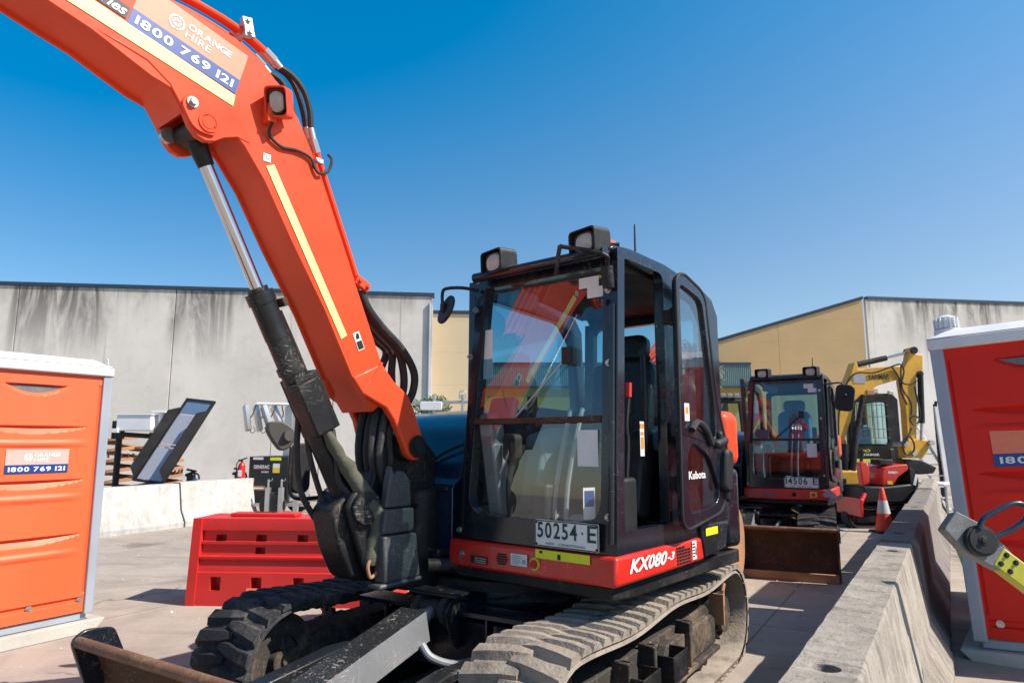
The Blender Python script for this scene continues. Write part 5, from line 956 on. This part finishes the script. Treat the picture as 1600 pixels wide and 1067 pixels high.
lettering('maker_lettering', 'YANMAR', (7.20, 13.368, 2.80), (1, 0, .04), (-.04, 0, 1), .43, .105, 'lettering_green', bm, .02, .004, off=-Vector(loc))
sticker(bm, 'side_sticker', (6.82, 13.368, 2.76), (1, 0, 0), (0, 0, 1), .24, .16, 'sticker_white', .004, [(-.5, .5, -.5, -.1)], 'gray_post', off=-Vector(loc)); sticker(bm, 'side_sticker', (6.66, 13.368, 2.5), (1, 0, .1), (0, 0, 1), .06, .13, 'sticker_white', .004, off=-Vector(loc))
mb = at0(loc); mb.box((7.02, 13.5, 2.50), (.16, .3, .10)); mb.build('boom_lamp', 'bright_rust', bm, .01)
# cab, body, tracks
mb = at0(loc); fr = lambda p, q: (p[0], q, p[1])
annulus(mb, [(7.04, .98), (8.06, .98), (8.06, 2.42), (7.98, 2.50), (7.16, 2.50), (7.08, 2.42)], rounded([(7.13, 1.50), (7.82, 1.50), (7.82, 2.36), (7.17, 2.36)], .05), fr, 14.3, 14.38); annulus(mb, [(14.39, .98), (15.7, .98), (15.7, 2.5), (14.39, 2.5)], [(14.46, 1.3), (15.6, 1.3), (15.6, 2.4), (14.46, 2.4)], lambda p, q: (q, p[0], p[1]), 7.98, 8.06); annulus(mb, [(14.39, .98), (15.7, .98), (15.7, 2.5), (14.39, 2.5)], [(14.46, 1.3), (15.6, 1.3), (15.6, 2.4), (14.46, 2.4)], lambda p, q: (q, p[0], p[1]), 7.05, 7.12)
mb.bb((7.1, 14.39, 2.502), (8.03, 15.7, 2.55)); cb = mb.build('cab', 'black_paint', t, .012)
mb = at0(loc); mb.add([(7.12, 14.34, 1.48), (7.84, 14.34, 1.48), (7.84, 14.34, 2.38), (7.15, 14.34, 2.38)], [(0, 1, 2, 3)]); mb.build('cab_window', 'cab_glass', cb)
mb = at0(loc); mb.add([(8.01, 14.45, 1.28), (8.01, 15.62, 1.28), (8.01, 15.62, 2.42), (8.01, 14.45, 2.42)], [(0, 1, 2, 3)]); mb.build('cab_window', 'clear_glass', cb)
mb = at0(loc)
for i in range(7): x = 7.17+.105*i; mb.tube([(x, 14.27, 1.62), (x, 14.27, 2.36)], .006, 6)
for z in (1.62, 1.80, 2.06, 2.30): mb.tube([(7.12, 14.262, z), (7.84, 14.262, z)], .007, 6)
mb.build('window_guard', 'black_paint', cb)
mb = at0(loc); mb.rbox((7.5, 14.9, 1.55), (.5, .14, .7), .1, axis=1); mb.rbox((7.5, 14.75, 1.25), (.5, .5, .14), .08, axis=2); mb.build('seat', 'blue_gray_plastic', cb, .03)
for q_, d3 in (((7.20, 14.4, 2.57), (.10, .08, .05)), ((7.62, 14.35, 2.60), (.12, .08, .10)), ((7.95, 14.35, 2.56), (.10, .08, .08))): mb = at0(loc); mb.box(q_, d3); mb.build('cab_lamp', 'lens_glass', cb, .01)
mb = at0(loc); mb.cyl((7.42, 14.5, 2.552), (7.42, 14.5, 2.64), .04); mb.build('beacon', 'beacon_orange', cb)
sticker(cb, 'reflective_tape', (7.2, 14.298, 1.17), (1, 0, 0), (0, 0, 1), .95, .05, 'reflective_lime', .004, off=-Vector(loc)); lettering('model_lettering', 'ViO', (7.30, 14.298, 1.36), (1, 0, 0), (0, 0, 1), .22, .055, 'reflective_lime', cb, .02, .005, .3, off=-Vector(loc)); lettering('maker_lettering', 'YANMAR', (7.42, 14.298, 1.28), (1, 0, 0), (0, 0, 1), .34, .05, 'lettering_white', cb, .02, .005, off=-Vector(loc))
number_plate(cb, (7.3, 14.29, 1.07), (1, 0, 0), (0, 0, 1), '70450-D', .52, .15, off=-Vector(loc))
mb = at0(loc); mb.bb((6.5, 14.2, .62), (8.1, 15.9, .975)); mb.bb((6.2, 14.4, .62), (7.0, 15.9, 1.6)); mb.build('body', 'yellow_paint', t, .06)
mb = at0(loc); mb.bb((6.2, 13.6, .50), (6.55, 14.3, .85)); mb.cyl((6.25, 13.5, .45), (6.25, 13.5, 1.0), .14); mb.build('swing_post', 'black_paint', t, .02)
for x in (6.55, 8.05):
    mb = MB((x-loc[0], 0, 0), 0); tb = MB(); track_belt(tb, -.2, .2, 5, 1.0, .26, .29); rt = Matrix.Rotation(R(90), 3, 'Z'); tb.v = [rt @ v+Vector((x-loc[0], .2, 0)) for v in tb.v]; k = tb.build('track', 'track_rubber', t)
    mb = at0(loc); mb.bb((x-.13, 14.15, .12), (x+.13, 16.05, .42)); mb.build('track_frame', 'track_frame_dust', k, .03)
mb = at0(loc); mb.bb((6.6, 14.6, .3), (8.0, 15.6, .62)); mb.build('undercarriage_frame', 'black_paint', t, .03)

# ---------------------------------------------------------------- small red tracked digger in front of it
loc = (6.75, 12.95, 0); t = thing('mini_digger', 'small red and black tracked digger directly behind the traffic cone', 'mini digger', loc)
for y in (12.75, 13.45):
    tb = MB(); track_belt(tb, -.12, .12, 8, .42, .17, .19); tb.v = [v*1.0+Vector((-.07, y-loc[1], 0)) for v in tb.v]; k = tb.build('track', 'track_rubber', t)
    mb = at0(loc); mb.bb((6.22, y-.08, .08), (7.14, y+.08, .30)); mb.build('track_frame', 'black_paint', k, .03)
mb = at0(loc); mb.prism([(6.36, .74), (6.72, .74), (6.91, .75), (7.30, .80), (7.33, .69), (7.27, .45), (6.35, .45)], lambda p, q: (p[0], q, p[1]), 12.6, 13.5); bd = mb.build('body', 'dark_plastic', t, .03)
mb = at0(loc); mb.prism(rounded([(6.73, 1.01), (6.78, 1.07), (6.92, 1.11), (7.19, 1.14), (7.21, 1.04), (7.01, .9), (6.91, .755), (6.72, .755)], .02), lambda p, q: (p[0], q, p[1]), 12.62, 13.3); hd = mb.build('engine_hood', 'red_paint', t, .03)
mb = at0(loc); mb.prism(rounded([(7.215, 1.08), (7.32, 1.01), (7.37, .87), (7.35, .73), (7.335, .58), (7.22, .80)], .03), lambda p, q: (p[0], q, p[1]), 12.6, 13.35); mb.build('rear_guard', 'dark_plastic', t, .03)
mb = at0(loc); mb.prism([(6.33, 1.16), (6.45, 1.19), (6.50, 1.07), (6.49, .80), (6.36, .745)], lambda p, q: (p[0], q, p[1]), 12.62, 12.78); mb.build('control_panel', 'red_paint', t, .02)
mb = at0(loc); mb.tube([(6.43, 12.8, .8), (6.44, 12.8, 1.1), (6.48, 12.8, 1.32)], .03, 8, sm=3); mb.rbox((6.48, 12.8, 1.36), (.06, .06, .1), .02, axis=2); mb.rbox((6.88, 12.9, 1.17), (.30, .3, .10), .05, axis=2); mb.rbox((7.04, 12.95, 1.3), (.08, .3, .24), .03, axis=0); mb.build('seat_and_lever', 'dark_plastic', t, .015)
lettering('model_lettering', 'R080+', (6.92, 12.62, .99), (1, 0, 0), (0, 0, 1), .18, .045, 'lettering_white', hd, .02, .006, .2, off=-Vector(loc)); sticker(hd, 'warning_sticker', (6.85, 12.62, .81), (1, 0, 0), (0, 0, 1), .09, .06, 'estop_yellow', .006, off=-Vector(loc)); sticker(t, 'reflector', (7.31, 12.6, .86), (.3, 0, 1), (-1, 0, .3), .2, .05, 'sticker_white', .004, off=-Vector(loc))
mb = at0(loc); mb.cyl((6.32, 12.5, .62), (6.15, 12.4, .40), .04); mb.box((6.08, 12.6, .40), (.05, .9, .30)); mb.build('front_blade', 'red_paint', t, .01)

# ---------------------------------------------------------------- far blue machine
loc = (5.4, 17.5, 0); t = thing('loader', 'blue and red loader cab glimpsed between the two orange excavators', 'loader', loc)
mb = at0(loc); mb.bb((4.7, 17.1, .5), (5.9, 19, 1.45)); mb.build('body', 'blue_paint', t, .06)
mb = at0(loc); annulus(mb, [(4.75, 1.70), (5.85, 1.70), (5.78, 2.60), (4.8, 2.60)], [(4.85, 1.8), (5.75, 1.8), (5.70, 2.5), (4.88, 2.5)], lambda p, q: (p[0], q, p[1]), 17.2, 17.3); mb.bb((4.8, 17.2, 2.602), (5.8, 18.6, 2.66)); mb.bb((4.75, 18.5, 1.46), (5.85, 18.6, 2.6)); mb.build('cab', 'dark_plastic', t, .02)
mb = at0(loc); mb.bb((4.7, 17.1, 1.455), (5.9, 18.5, 1.695)); mb.build('cab_base', 'red_paint', t, .03)
mb = at0(loc); mb.add([(4.85, 17.25, 1.8), (5.75, 17.25, 1.8), (5.7, 17.25, 2.5), (4.88, 17.25, 2.5)], [(0, 1, 2, 3)]); mb.build('cab_window', 'cab_glass', t)
for i in range(5):
    mb = at0(loc); mb.rbox((4.95+.17*i, 17.15, 2.70), (.13, .06, .09), .03, axis=1); mb.build('cab_lamp', 'gray_plastic', t, .01)
for x in (4.85, 5.75):
    mb = at0(loc); mb.cyl((x-.15, 17.9, .5), (x+.15, 17.9, .5), .5, n=28); mb.build('wheel', 'hose_rubber', t, .03)

# ---------------------------------------------------------------- solar camera trailer
loc = (-7.2, 14.0, 0); t = thing('camera_trailer', 'solar camera trailer with tilted blue panel and white box behind the white barrier', 'trailer', loc)
o = Vector((-7.33, 13.45, .80)); wv = Vector((.63, -.10, -.07)); lv = Vector((.70, .50, 1.62)); nv = wv.cross(lv).normalized(); nv = -nv if nv.y > 0 else nv
fp = lambda p, q: o+wv*p[0]+lv*p[1]+nv*q
mb = at0(loc); annulus(mb, [(0, 0), (1, 0), (1, 1), (0, 1)], [(.07, .025), (.93, .025), (.93, .975), (.07, .975)], fp, -.03, .02); pf = mb.build('panel_frame', 'dark_plastic', t)
for a, b in ((.03, .40), (.41, .44), (.45, .80), (.81, .97)):
    mb = at0(loc); mb.add([fp((x, y), .0) for x, y in ((.08, a), (.92, a), (.92, b), (.08, b))], [(0, 1, 2, 3)]); mb.build('solar_module', 'solar_strip' if b > .9 else 'solar_cells', pf)
for x0, x1 in ((-.0, -.12), (1.0, .86)):
    mb = at0(loc); q = lambda y, h, x: fp((x, y), h)
    mb.add([q(.03, .03, x0), q(.88, .03, x0), q(.80, .20, x1), q(.12, .20, x1)], [(0, 1, 2, 3)]); s_ = mb.build('side_flap', 'dark_plastic', pf, smooth=False); so = s_.modifiers.new('thick', 'SOLIDIFY'); so.thickness = .02
mb = at0(loc); mb.tube([(-8.0, 13.9, 1.70), (-6.75, 13.75, 1.62)], .05, 10); mb.cyl((-7.95, 13.95, 0.3), (-7.95, 13.95, 1.95), .06); mb.rbox((-7.95, 13.9, 1.78), (.2, .12, .36), .02, axis=1); mb.build('mast', 'black_paint', t)
mb = at0(loc); mb.cyl((-7.2, 13.8, 1.655), (-6.95, 13.79, 1.64), .055); mb.build('mast_sleeve', 'galvanised', t)
mb = at0(loc); mb.bb((-7.80, 13.55, 1.76), (-7.12, 13.95, 2.06)); bx = mb.build('equipment_box', 'white_plastic', t, .012); mb = at0(loc); mb.bb((-7.82, 13.53, 2.062), (-7.10, 13.97, 2.08)); mb.bb((-7.86, 13.5, 1.72), (-7.74, 13.6, 1.80)); mb.build('box_lid', 'white_plastic', bx, .004)
mb = at0(loc); mb.lathe([(.05, 0), (.07, .05), (.09, .2), (.10, .22)], (-7.0, 13.75, 1.92), 18); mb.box((-7.03, 13.72, 2.13), (.28, .16, .05)); mb.box((-7.0, 13.75, 1.80), (.06, .06, .24)); mb.build('camera_head', 'white_plastic', t, .01)
mb = at0(loc); mb.bb((-8.3, 13.6, .35), (-6.7, 14.7, .55)); mb.build('trailer_bed', 'black_paint', t, .02)
for y in (13.7, 14.6):
    mb = at0(loc); mb.cyl((-7.3, y-.09, .3), (-7.3, y+.09, .3), .3, n=26); mb.build('wheel', 'hose_rubber', t, .02)

# ---------------------------------------------------------------- stacked augers
for i, (x, y, h, r, lab) in enumerate(((-8.50, 14.9, 1.74, .42, 'rusty earth auger standing behind the white barrier, nearest the sunlit toilet'), (-7.95, 15.2, 1.60, .42, 'rusty earth auger standing in the middle of the three augers'), (-7.50, 15.0, 1.28, .36, 'shorter rusty earth auger standing nearest the solar panel'))):
    t = thing('earth_auger', lab, 'auger', (x, y, 0), i*.8, 'earth augers'); mb = MB(); mb.cyl((0, 0, 0), (0, 0, h+.15), .05, n=14); mb.build('auger_shaft', 'rust_steel', t)
    mb = MB(); N = 126; vs = []
    for k in range(N+1):
        a = 2*math.pi*k/18; z = .12+(h-.2)*k/N
        vs += [(.05*math.cos(a), .05*math.sin(a), z+.03), (r*math.cos(a), r*math.sin(a), z), (r*math.cos(a), r*math.sin(a), z-.05), (.05*math.cos(a), .05*math.sin(a), z+.01)]
    mb.add(vs, [(4*k+q, 4*k+(q+1) % 4, 4*k+4+(q+1) % 4, 4*k+4+q) for k in range(N) for q in range(4)]); mb.build('auger_flight', 'bright_rust', t)
    mb = MB()
    for k in range(6): a = R(60*k); mb.box(((r-.03)*math.cos(a), (r-.03)*math.sin(a), .10+h*.0), (.05, .04, .09), Matrix.Rotation(a, 3, 'Z'))
    for k in range(7): a = R(18*k-120); mb.box(((r-.02)*math.cos(a), (r-.02)*math.sin(a), h*.72), (.03, .03, .09), Matrix.Rotation(a, 3, 'Z'))
    mb.build('cutting_teeth', 'rust_steel', t)

# ---------------------------------------------------------------- two coupler heads behind the barrier
for i, (x, y, lab, extra) in enumerate(((-6.60, 14.3, 'black jockey stand with a blue foot behind the left white barrier', 'blue_paint'), (-5.87, 14.9, 'black jockey stand without blue, behind the right white barrier', 'dark_plastic'))):
    t = thing('jockey_stand', lab, 'stand', (x, y, 0), .4*i, 'jockey stands'); mb = MB(); mb.cyl((0, 0, 0), (0, 0, .72), .035); mb.rbox((0, 0, .80), (.15, .10, .16), .03, axis=1); mb.cyl((-.12, 0, .86), (.06, 0, .93), .03); mb.box((0, 0, .96), (.20, .06, .04), Matrix.Rotation(R(12), 3, 'Y')); mb.tube([(.05, 0, .9), (.14, 0, .88), (.17, 0, .78)], .02, 8, sm=3); mb.build('stand_head', 'black_paint', t, .006)
    mb = MB(); mb.cyl((.10, -.04, .70), (.10, -.04, .80), .05); mb.build('stand_foot', extra, t)

# ---------------------------------------------------------------- lighting tower
loc = (-4.95, 14.75, 0); t = thing('lighting_tower', 'black generator lighting tower with folded floodlights behind the red plastic barrier', 'lighting tower', loc, R(-6))
B = lambda: MB()
mb = B(); mb.bb((-.50, -.35, .30), (.36, .75, 1.24)); bd = mb.build('generator_box', 'dark_plastic', t, .02); mb = B(); mb.bb((-.42, -.352, .40), (-.02, -.358, .66)); mb.bb((-.485, -.3505, .375), (.345, -.356, .39)); mb.build('door_panel', 'black_paint', bd)
mb = B(); mb.bb((.362, -.30, .32), (.40, .7, 1.22)); mb.build('side_panel', 'gray_plastic', bd, .01)
sticker(bd, 'reflective_tape', (.08, -.35, 1.19), (1, 0, 0), (0, 0, 1), .24, .06, 'reflective_lime', .006); sticker(bd, 'reflective_tape', (.0, -.35, .47), (1, 0, 0), (0, 0, 1), .20, .06, 'reflective_lime', .010); sticker(bd, 'warning_sticker', (.10, -.35, 1.0), (1, 0, 0), (0, 0, 1), .15, .19, 'sticker_white', .006, [(-.5, .5, -.5, .05)], 'estop_yellow'); sticker(bd, 'warning_sticker', (-.42, -.35, .72), (1, 0, 0), (0, 0, 1), .10, .16, 'sticker_white', .006, [(-.5, .5, -.5, 0)], 'estop_yellow'); sticker(bd, 'notice_sticker', (-.30, -.35, 1.20), (1, 0, 0), (0, 0, 1), .22, .05, 'sticker_white', .006)
lettering('maker_lettering', 'GENERAC', (-.22, -.35, 1.03), (1, 0, 0), (0, 0, 1), .34, .07, 'lettering_white', bd, .02, .006); mb = B(); mb.add([(-.38, -.357, .975), (-.06, -.357, .975), (-.06, -.357, .985), (-.38, -.357, .985)], [(0, 1, 2, 3)]); mb.build('red_stripe', 'estop_red', bd); lettering('maker_lettering', 'MOBILE', (-.14, -.35, .925), (1, 0, 0), (0, 0, 1), .15, .035, 'lettering_white', bd, .02, .006)
sticker(bd, 'notice_sticker', (-.26, -.35, .60), (1, 0, 0), (0, 0, 1), .28, .09, 'bright_rust', .012, [(-.4, .4, -.2, .1)], 'lettering_white')
mb = B(); mb.bb((.02, .1, 1.24), (.20, .28, 2.30)); mb.bb((.05, .13, 2.3), (.17, .25, 2.45)); ms = mb.build('mast', 'galvanised', t, .008); mb = B(); mb.tube([(-.62, .1, 2.36), (.30, .1, 2.34)], .035, 4); mb.tube([(-.30, .18, 1.24), (-.30, .18, 2.0)], .008, 6); mb.tube([(-.3, .18, 1.55), (.0, .18, 1.55)], .006, 6); mb.build('cross_bar', 'white_plastic', ms)
for x, y, a in ((-.98, .0, 10), (-.86, .25, 14), (-.52, -.02, 22), (-.40, .25, 26)):
    rt = Matrix.Rotation(R(-a), 3, 'Y') @ Matrix.Rotation(R(35), 3, 'Z'); mb = B(); mb.rbox((x+.2, y, 2.05), (.09, .34, .56), .03, rt, axis=0); fl = mb.build('floodlight', 'galvanised', ms, .012); mb = B(); mb.add([rt @ Vector(q)+Vector((x+.2, y, 2.05)) for q in ((.047, -.14, -.25), (.047, .14, -.25), (.047, .14, .25), (.047, -.14, .25))], [(0, 1, 2, 3)]); mb.build('flood_lens', 'lens_glass', fl)
    mb = B(); mb.tube([(x+.22, y, 2.0), (x+.32, y, 2.12), (x+.34, .1, 2.34)], .012, 6, sm=3); mb.tube([(x+.26, y, 1.82), (x+.33, y, 1.73), (x+.40, y, 1.78), (x+.36, y, 1.86)], .007, 6, sm=4); mb.build('lamp_bracket', 'black_paint', fl)
for x in (-.66, .02, .30, .62):
    mb = B(); mb.bb((x-.045, -.55, .03), (x+.045, -.46, .62 if x > 0 else .72)); mb.bb((x-.08, -.59, .0), (x+.08, -.42, .03)); mb.cyl((x, -.505, .62), (x, -.505, .78), .02); mb.tube([(x, -.505, .74), (x+.07, -.505, .76), (x+.08, -.505, .80)], .008, 6); mb.build('jack_leg', 'galvanised', t, .006)
mb = B(); mb.bb((-.75, -.45, .24), (.75, -.36, .30)); mb.bb((-.75, .76, .24), (.75, .85, .30)); mb.bb((-.5, -.36, .24), (-.4, .76, .299)); mb.bb((.3, -.36, .24), (.4, .76, .299)); mb.build('trailer_chassis', 'galvanised', t)
for y in (-.44, .84):
    mb = B(); mb.cyl((.1, y-.08, .26), (.1, y+.08, .26), .26, n=24); mb.build('wheel', 'hose_rubber', t, .02)
loc = (-5.62, 14.3, 0); t = thing('fire_extinguisher', 'red fire extinguisher mounted beside the black lighting tower box', 'fire extinguisher', (-5.62, 14.42, .70)); mb = MB(); mb.lathe([(.07, 0), (.075, .02), (.075, .34), (.05, .40), (.025, .42)], n=20); mb.build('cylinder', 'extinguisher_red', t); mb = MB(); mb.cyl((0, 0, .42), (0, 0, .47), .022); mb.box((.04, 0, .49), (.14, .03, .025), Matrix.Rotation(R(-20), 3, 'Y')); mb.box((-.05, 0, .46), (.04, .04, .04)); mb.tube([(-.05, 0, .46), (-.10, -.02, .38), (-.09, -.03, .2)], .010, 8, sm=3); mb.build('valve_head', 'dark_plastic', t)
sticker(t, 'instruction_label', (0, -.0752, .2), (1, 0, 0), (0, 0, 1), .08, .13, 'sticker_white', .002); mb = MB(); mb.box((0, .09, .2), (.04, .02, .3)); mb.box((0, .09, -.35), (.04, .04, .70)); mb.build('bracket', 'galvanised', t)

# ---------------------------------------------------------------- pipe rack and shrub behind the hood
loc = (-1.5, 13.2, 0); t = thing('pipe_rack', 'grey pipe rack with taps in front of the cream building', 'rack', loc); mb = at0(loc); mb.tube([(-2.15, 13.2, 2.28), (-.85, 13.2, 2.30)], .03, 8)
for x in (-2.05, -1.5, -.95): mb.tube([(x, 13.2, 0), (x, 13.2, 2.36)], .03, 8); mb.cyl((x, 13.2, 2.36), (x, 13.2, 2.44), .045)
mb.tube([(-1.02, 13.2, 2.36), (-1.0, 13.2, 2.50), (-.90, 13.2, 2.50), (-.90, 13.2, 2.36)], .01, 6, sm=3); mb.build('rail', 'galvanised', t); mb = at0(loc); mb.rbox((-1.55, 13.12, 2.22), (.42, .1, .16), .03, axis=1); mb.build('lamp_box', 'white_plastic', t, .01)

# ---------------------------------------------------------------- plants
def leaves(mb, blobs, n, s, rnd, gap=.35):
    for _ in range(n):
        c, r = rnd.choice(blobs); d = Vector((rnd.gauss(0, 1), rnd.gauss(0, 1), rnd.gauss(0, 1))).normalized()*r*rnd.uniform(.35, 1)**.6; p = Vector(c)+Vector((d.x, d.y, d.z*.8))
        a = Vector((rnd.gauss(0, 1), rnd.gauss(0, 1), rnd.gauss(0, 1))).normalized(); b = a.orthogonal().normalized(); k = s*rnd.uniform(.6, 1.4)
        mb.add([p-a*k, p+b*k*.35, p+a*k, p-b*k*.35], [(0, 1, 2, 3)])
def gum(label, loc, h, seed, cr=2.2):
    rnd = random.Random(seed); t = thing('gum_tree', label, 'tree', loc, 0, None); mb = MB(); mb.tube([(0, 0, 0), (.1, .05, h*.3), (-.1, .1, h*.55), (.2, 0, h*.8)], [.28, .22, .15, .06], 10, sm=3); blobs = []
    for i in range(11):
        a = rnd.uniform(0, 6.3); z = h*rnd.uniform(.5, .95); r = cr*rnd.uniform(.4, 1.0)*(1.2-(z/h)*.5); e = Vector((r*math.cos(a), r*math.sin(a), z)); mb.tube([(0, .05, z-1.3), e*.5+Vector((0, 0, z*.5-.5)), e], [.08, .05, .02], 6, sm=2); blobs.append((e, rnd.uniform(.5, 1.1)))
    mb.build('trunk', 'bark', t); mb = MB(); leaves(mb, blobs, 4200, .16, rnd); mb.build('crown', 'leaf_gum', t, smooth=False)
gum('gum tree seen through the cab in front of the green shed', (8.3, 33.5, 0), 6.3, 4, 1.5)
rnd = random.Random(3)
t = thing('shrub', 'green shrub against the grey warehouse, above the dark hood', 'shrub', (-2.6, 19.6, 0)); mb = MB(); mb.tube([(0, 0, 0), (.05, 0, 1.2), (0, .1, 2.4)], [.05, .04, .02], 6); mb.build('stem', 'bark', t); mb = MB(); leaves(mb, [((0, 0, 2.3), .6), ((.4, 0, 2.5), .5), ((-.3, 0, 1.8), .6), ((.2, 0, 1.0), .6)], 1800, .07, rnd); mb.build('foliage', 'weed_green', t, smooth=False)
mb = MB()
for _ in range(420):
    s_ = rnd.uniform(0, 6); p = q0+ch*(4.5+s_)+Vector((ch.y, -ch.x, 0))*rnd.uniform(.4, .9); h_ = rnd.uniform(.08, .38); dx, dy = rnd.uniform(-.1, .1), rnd.uniform(-.1, .1)
    mb.add([p+Vector((-.012, 0, 0)), p+Vector((.012, 0, 0)), p+Vector((dx+.03, dy, h_*.7)), p+Vector((dx*1.6, dy*1.6, h_))], [(0, 1, 2, 3)])
tag(mb.build('weeds', 'weed_green', smooth=False), kind='stuff')

mb = MB()
for _ in range(900):
    x, y = rnd.uniform(-7, 9), rnd.uniform(2.2, 13); k = rnd.uniform(.004, .016)*(1 if rnd.random() < .93 else 2.2); a_ = rnd.uniform(0, 6.3)
    vs = [(x+k*math.cos(a_+i*1.257)*rnd.uniform(.7, 1.2), y+k*math.sin(a_+i*1.257)*rnd.uniform(.7, 1.2), .001) for i in range(5)]; mb.add(vs+[(x, y, k*rnd.uniform(.5, .9))], [(i, (i+1) % 5, 5) for i in range(5)])
tag(mb.build('grit', 'skid_gray', smooth=False), kind='stuff')

# ---------------------------------------------------------------- things beyond the right-hand row
loc = (9.2, 14.9, 0); t = thing('stepladder', 'white metal ladder leaning by the white sign board', 'ladder', loc); 
mb = at0(loc)
for x0, x1 in ((8.98, 8.72), (9.42, 9.02)): mb.tube([(x0+.22, 14.7, 0), (x1, 15.3, 1.88)], .03, 4)
for i in range(8): k = (i+.6)/8.2; a = Vector((9.20, 14.7, 0)).lerp(Vector((8.72, 15.3, 1.88)), k); b = Vector((9.64, 14.7, 0)).lerp(Vector((9.02, 15.3, 1.88)), k); mb.tube([a, b], .0, sec=[(-.05, -.012), (.05, -.012), (.05, .012), (-.05, .012)])
mb.build('ladder_frame', 'white_plastic', t)
loc = (9.6, 14.9, 0); t = thing('sign_board', 'tall white board with yellow number 2 tag beside the red toilet', 'sign', loc, 0); mb = at0(loc); mb.prism([(9.27, .62), (9.95, .62), (9.90, 2.30), (9.18, 2.30)], lambda p, q: (p[0], q, p[1]), 14.88, 14.93); mb.build('board', 'white_plastic', t, .006); mb = at0(loc); mb.bb((9.22, 14.94, 0), (9.28, 15.0, 2.36)); mb.bb((9.85, 14.94, 0), (9.91, 15.0, 2.36)); mb.cyl((9.26, 14.95, 2.36), (9.26, 14.95, 2.42), .03); mb.build('sign_post', 'black_paint', t)
sticker(t, 'number_tag', (9.47, 14.88, 1.78), (1, 0, 0), (0, 0, 1), .26, .16, 'reflective_lime', .004, off=-Vector(loc)); lettering('tag_number', '#2', (9.47, 14.88, 1.78), (1, 0, 0), (0, 0, 1), .16, .11, 'lettering_black', t, .02, .007, off=-Vector(loc))
loc = (8.55, 13.6, 0); t = thing('site_table', 'white topped site table beside the far end of the barriers', 'table', loc); mb = at0(loc); mb.bb((8.25, 13.3, .70), (9.25, 14.2, .74)); mb.build('tabletop', 'white_plastic', t, .008)
for x in (8.32, 9.18):
    for y in (13.37, 14.13): mb = at0(loc); mb.cyl((x, y, 0), (x, y, .70), .025); mb.build('leg', 'galvanised', t)

# ---------------------------------------------------------------- plate compactor handle in the right foreground
loc = (3.3, 3.1, 0); t = thing('plate_compactor', 'lime painted compactor handle with black loop grip in the right foreground', 'plate compactor', loc)
a = Vector((2.23, 3.6, 1.134)); b = Vector((2.70, 3.50, .727)); K = 1.286; d_ = (b-a).normalized(); y_ = Vector((.10, -1, .05)); y_ = (y_-d_*y_.dot(d_)).normalized(); z_ = d_.cross(y_).normalized(); z_ = z_ if z_.z > 0 else -z_
fa = lambda p, q: a+d_*(p[0]*K)+z_*(p[1]*K)+y_*(q*K)
ha = .045
mb = at0(loc); mb.prism(rounded([(0, -ha), (.11, -ha*1.5), (.24, -ha*.95), (.24, ha*.95), (.11, ha*1.5), (0, ha)], .008), fa, -.028, .028); h1 = mb.build('handle_bracket', 'dusty_gray_steel', t, .004)
mb = at0(loc); mb.prism([(.205, -ha*.92), (.9, -ha*.92), (.9, ha*.92), (.205, ha*.92)], fa, -.026, .0305); h2 = mb.build('handle_arm', 'lime_paint', t, .006)
for x, z in ((.225, -.02), (.225, .022), (.265, -.022), (.265, .02)): mb = at0(loc); bolt(mb, fa((x, z), .030), y_, .009, .008); mb.build('arm_bolt', 'worn_black_steel', h2)
mb = at0(loc); mb.cyl(fa((.12, 0), .028), fa((.12, 0), .055), .075, n=32); mb.cyl(fa((.12, 0), .055), fa((.12, 0), .060), .064, n=32); bolt(mb, fa((.12, 0), .060), y_, .015, .010); mb.build('pivot_disc', 'dark_plastic', h1, .004)
gp = [a+Vector((x, -.085, z)) for x, z in ((.105, -.03), (.135, .02), (.20, .055), (.275, .088), (.33, .091), (.358, .062), (.34, .012), (.27, -.034), (.19, -.067), (.13, -.085))]
mb = at0(loc); mb.tube(gp, .0135, 12, sm=6); mb.build('loop_grip', 'hood_paint', h1)
mb = at0(loc); mb.tube([fa((.40, .02), -.05), fa((.38, .10), -.05)], .007, 8); mb.cyl(fa((.378, .105), -.05), fa((.368, .17), -.05), .014, n=14); mb.build('throttle_lever', 'dark_plastic', h2)
mb = at0(loc); mb.prism([(3.0, .02), (3.7, .02), (3.8, .14), (3.77, .16), (2.97, .16), (2.93, .12)], lambda p, q: (p[0], q, p[1]), 2.85, 3.4); mb.bb((3.17, 2.92, .165), (3.65, 3.32, .48)); mb.cyl((3.4, 3.0, .48), (3.4, 3.25, .48), .1); mb.build('plate_and_engine', 'black_paint', t, .02)
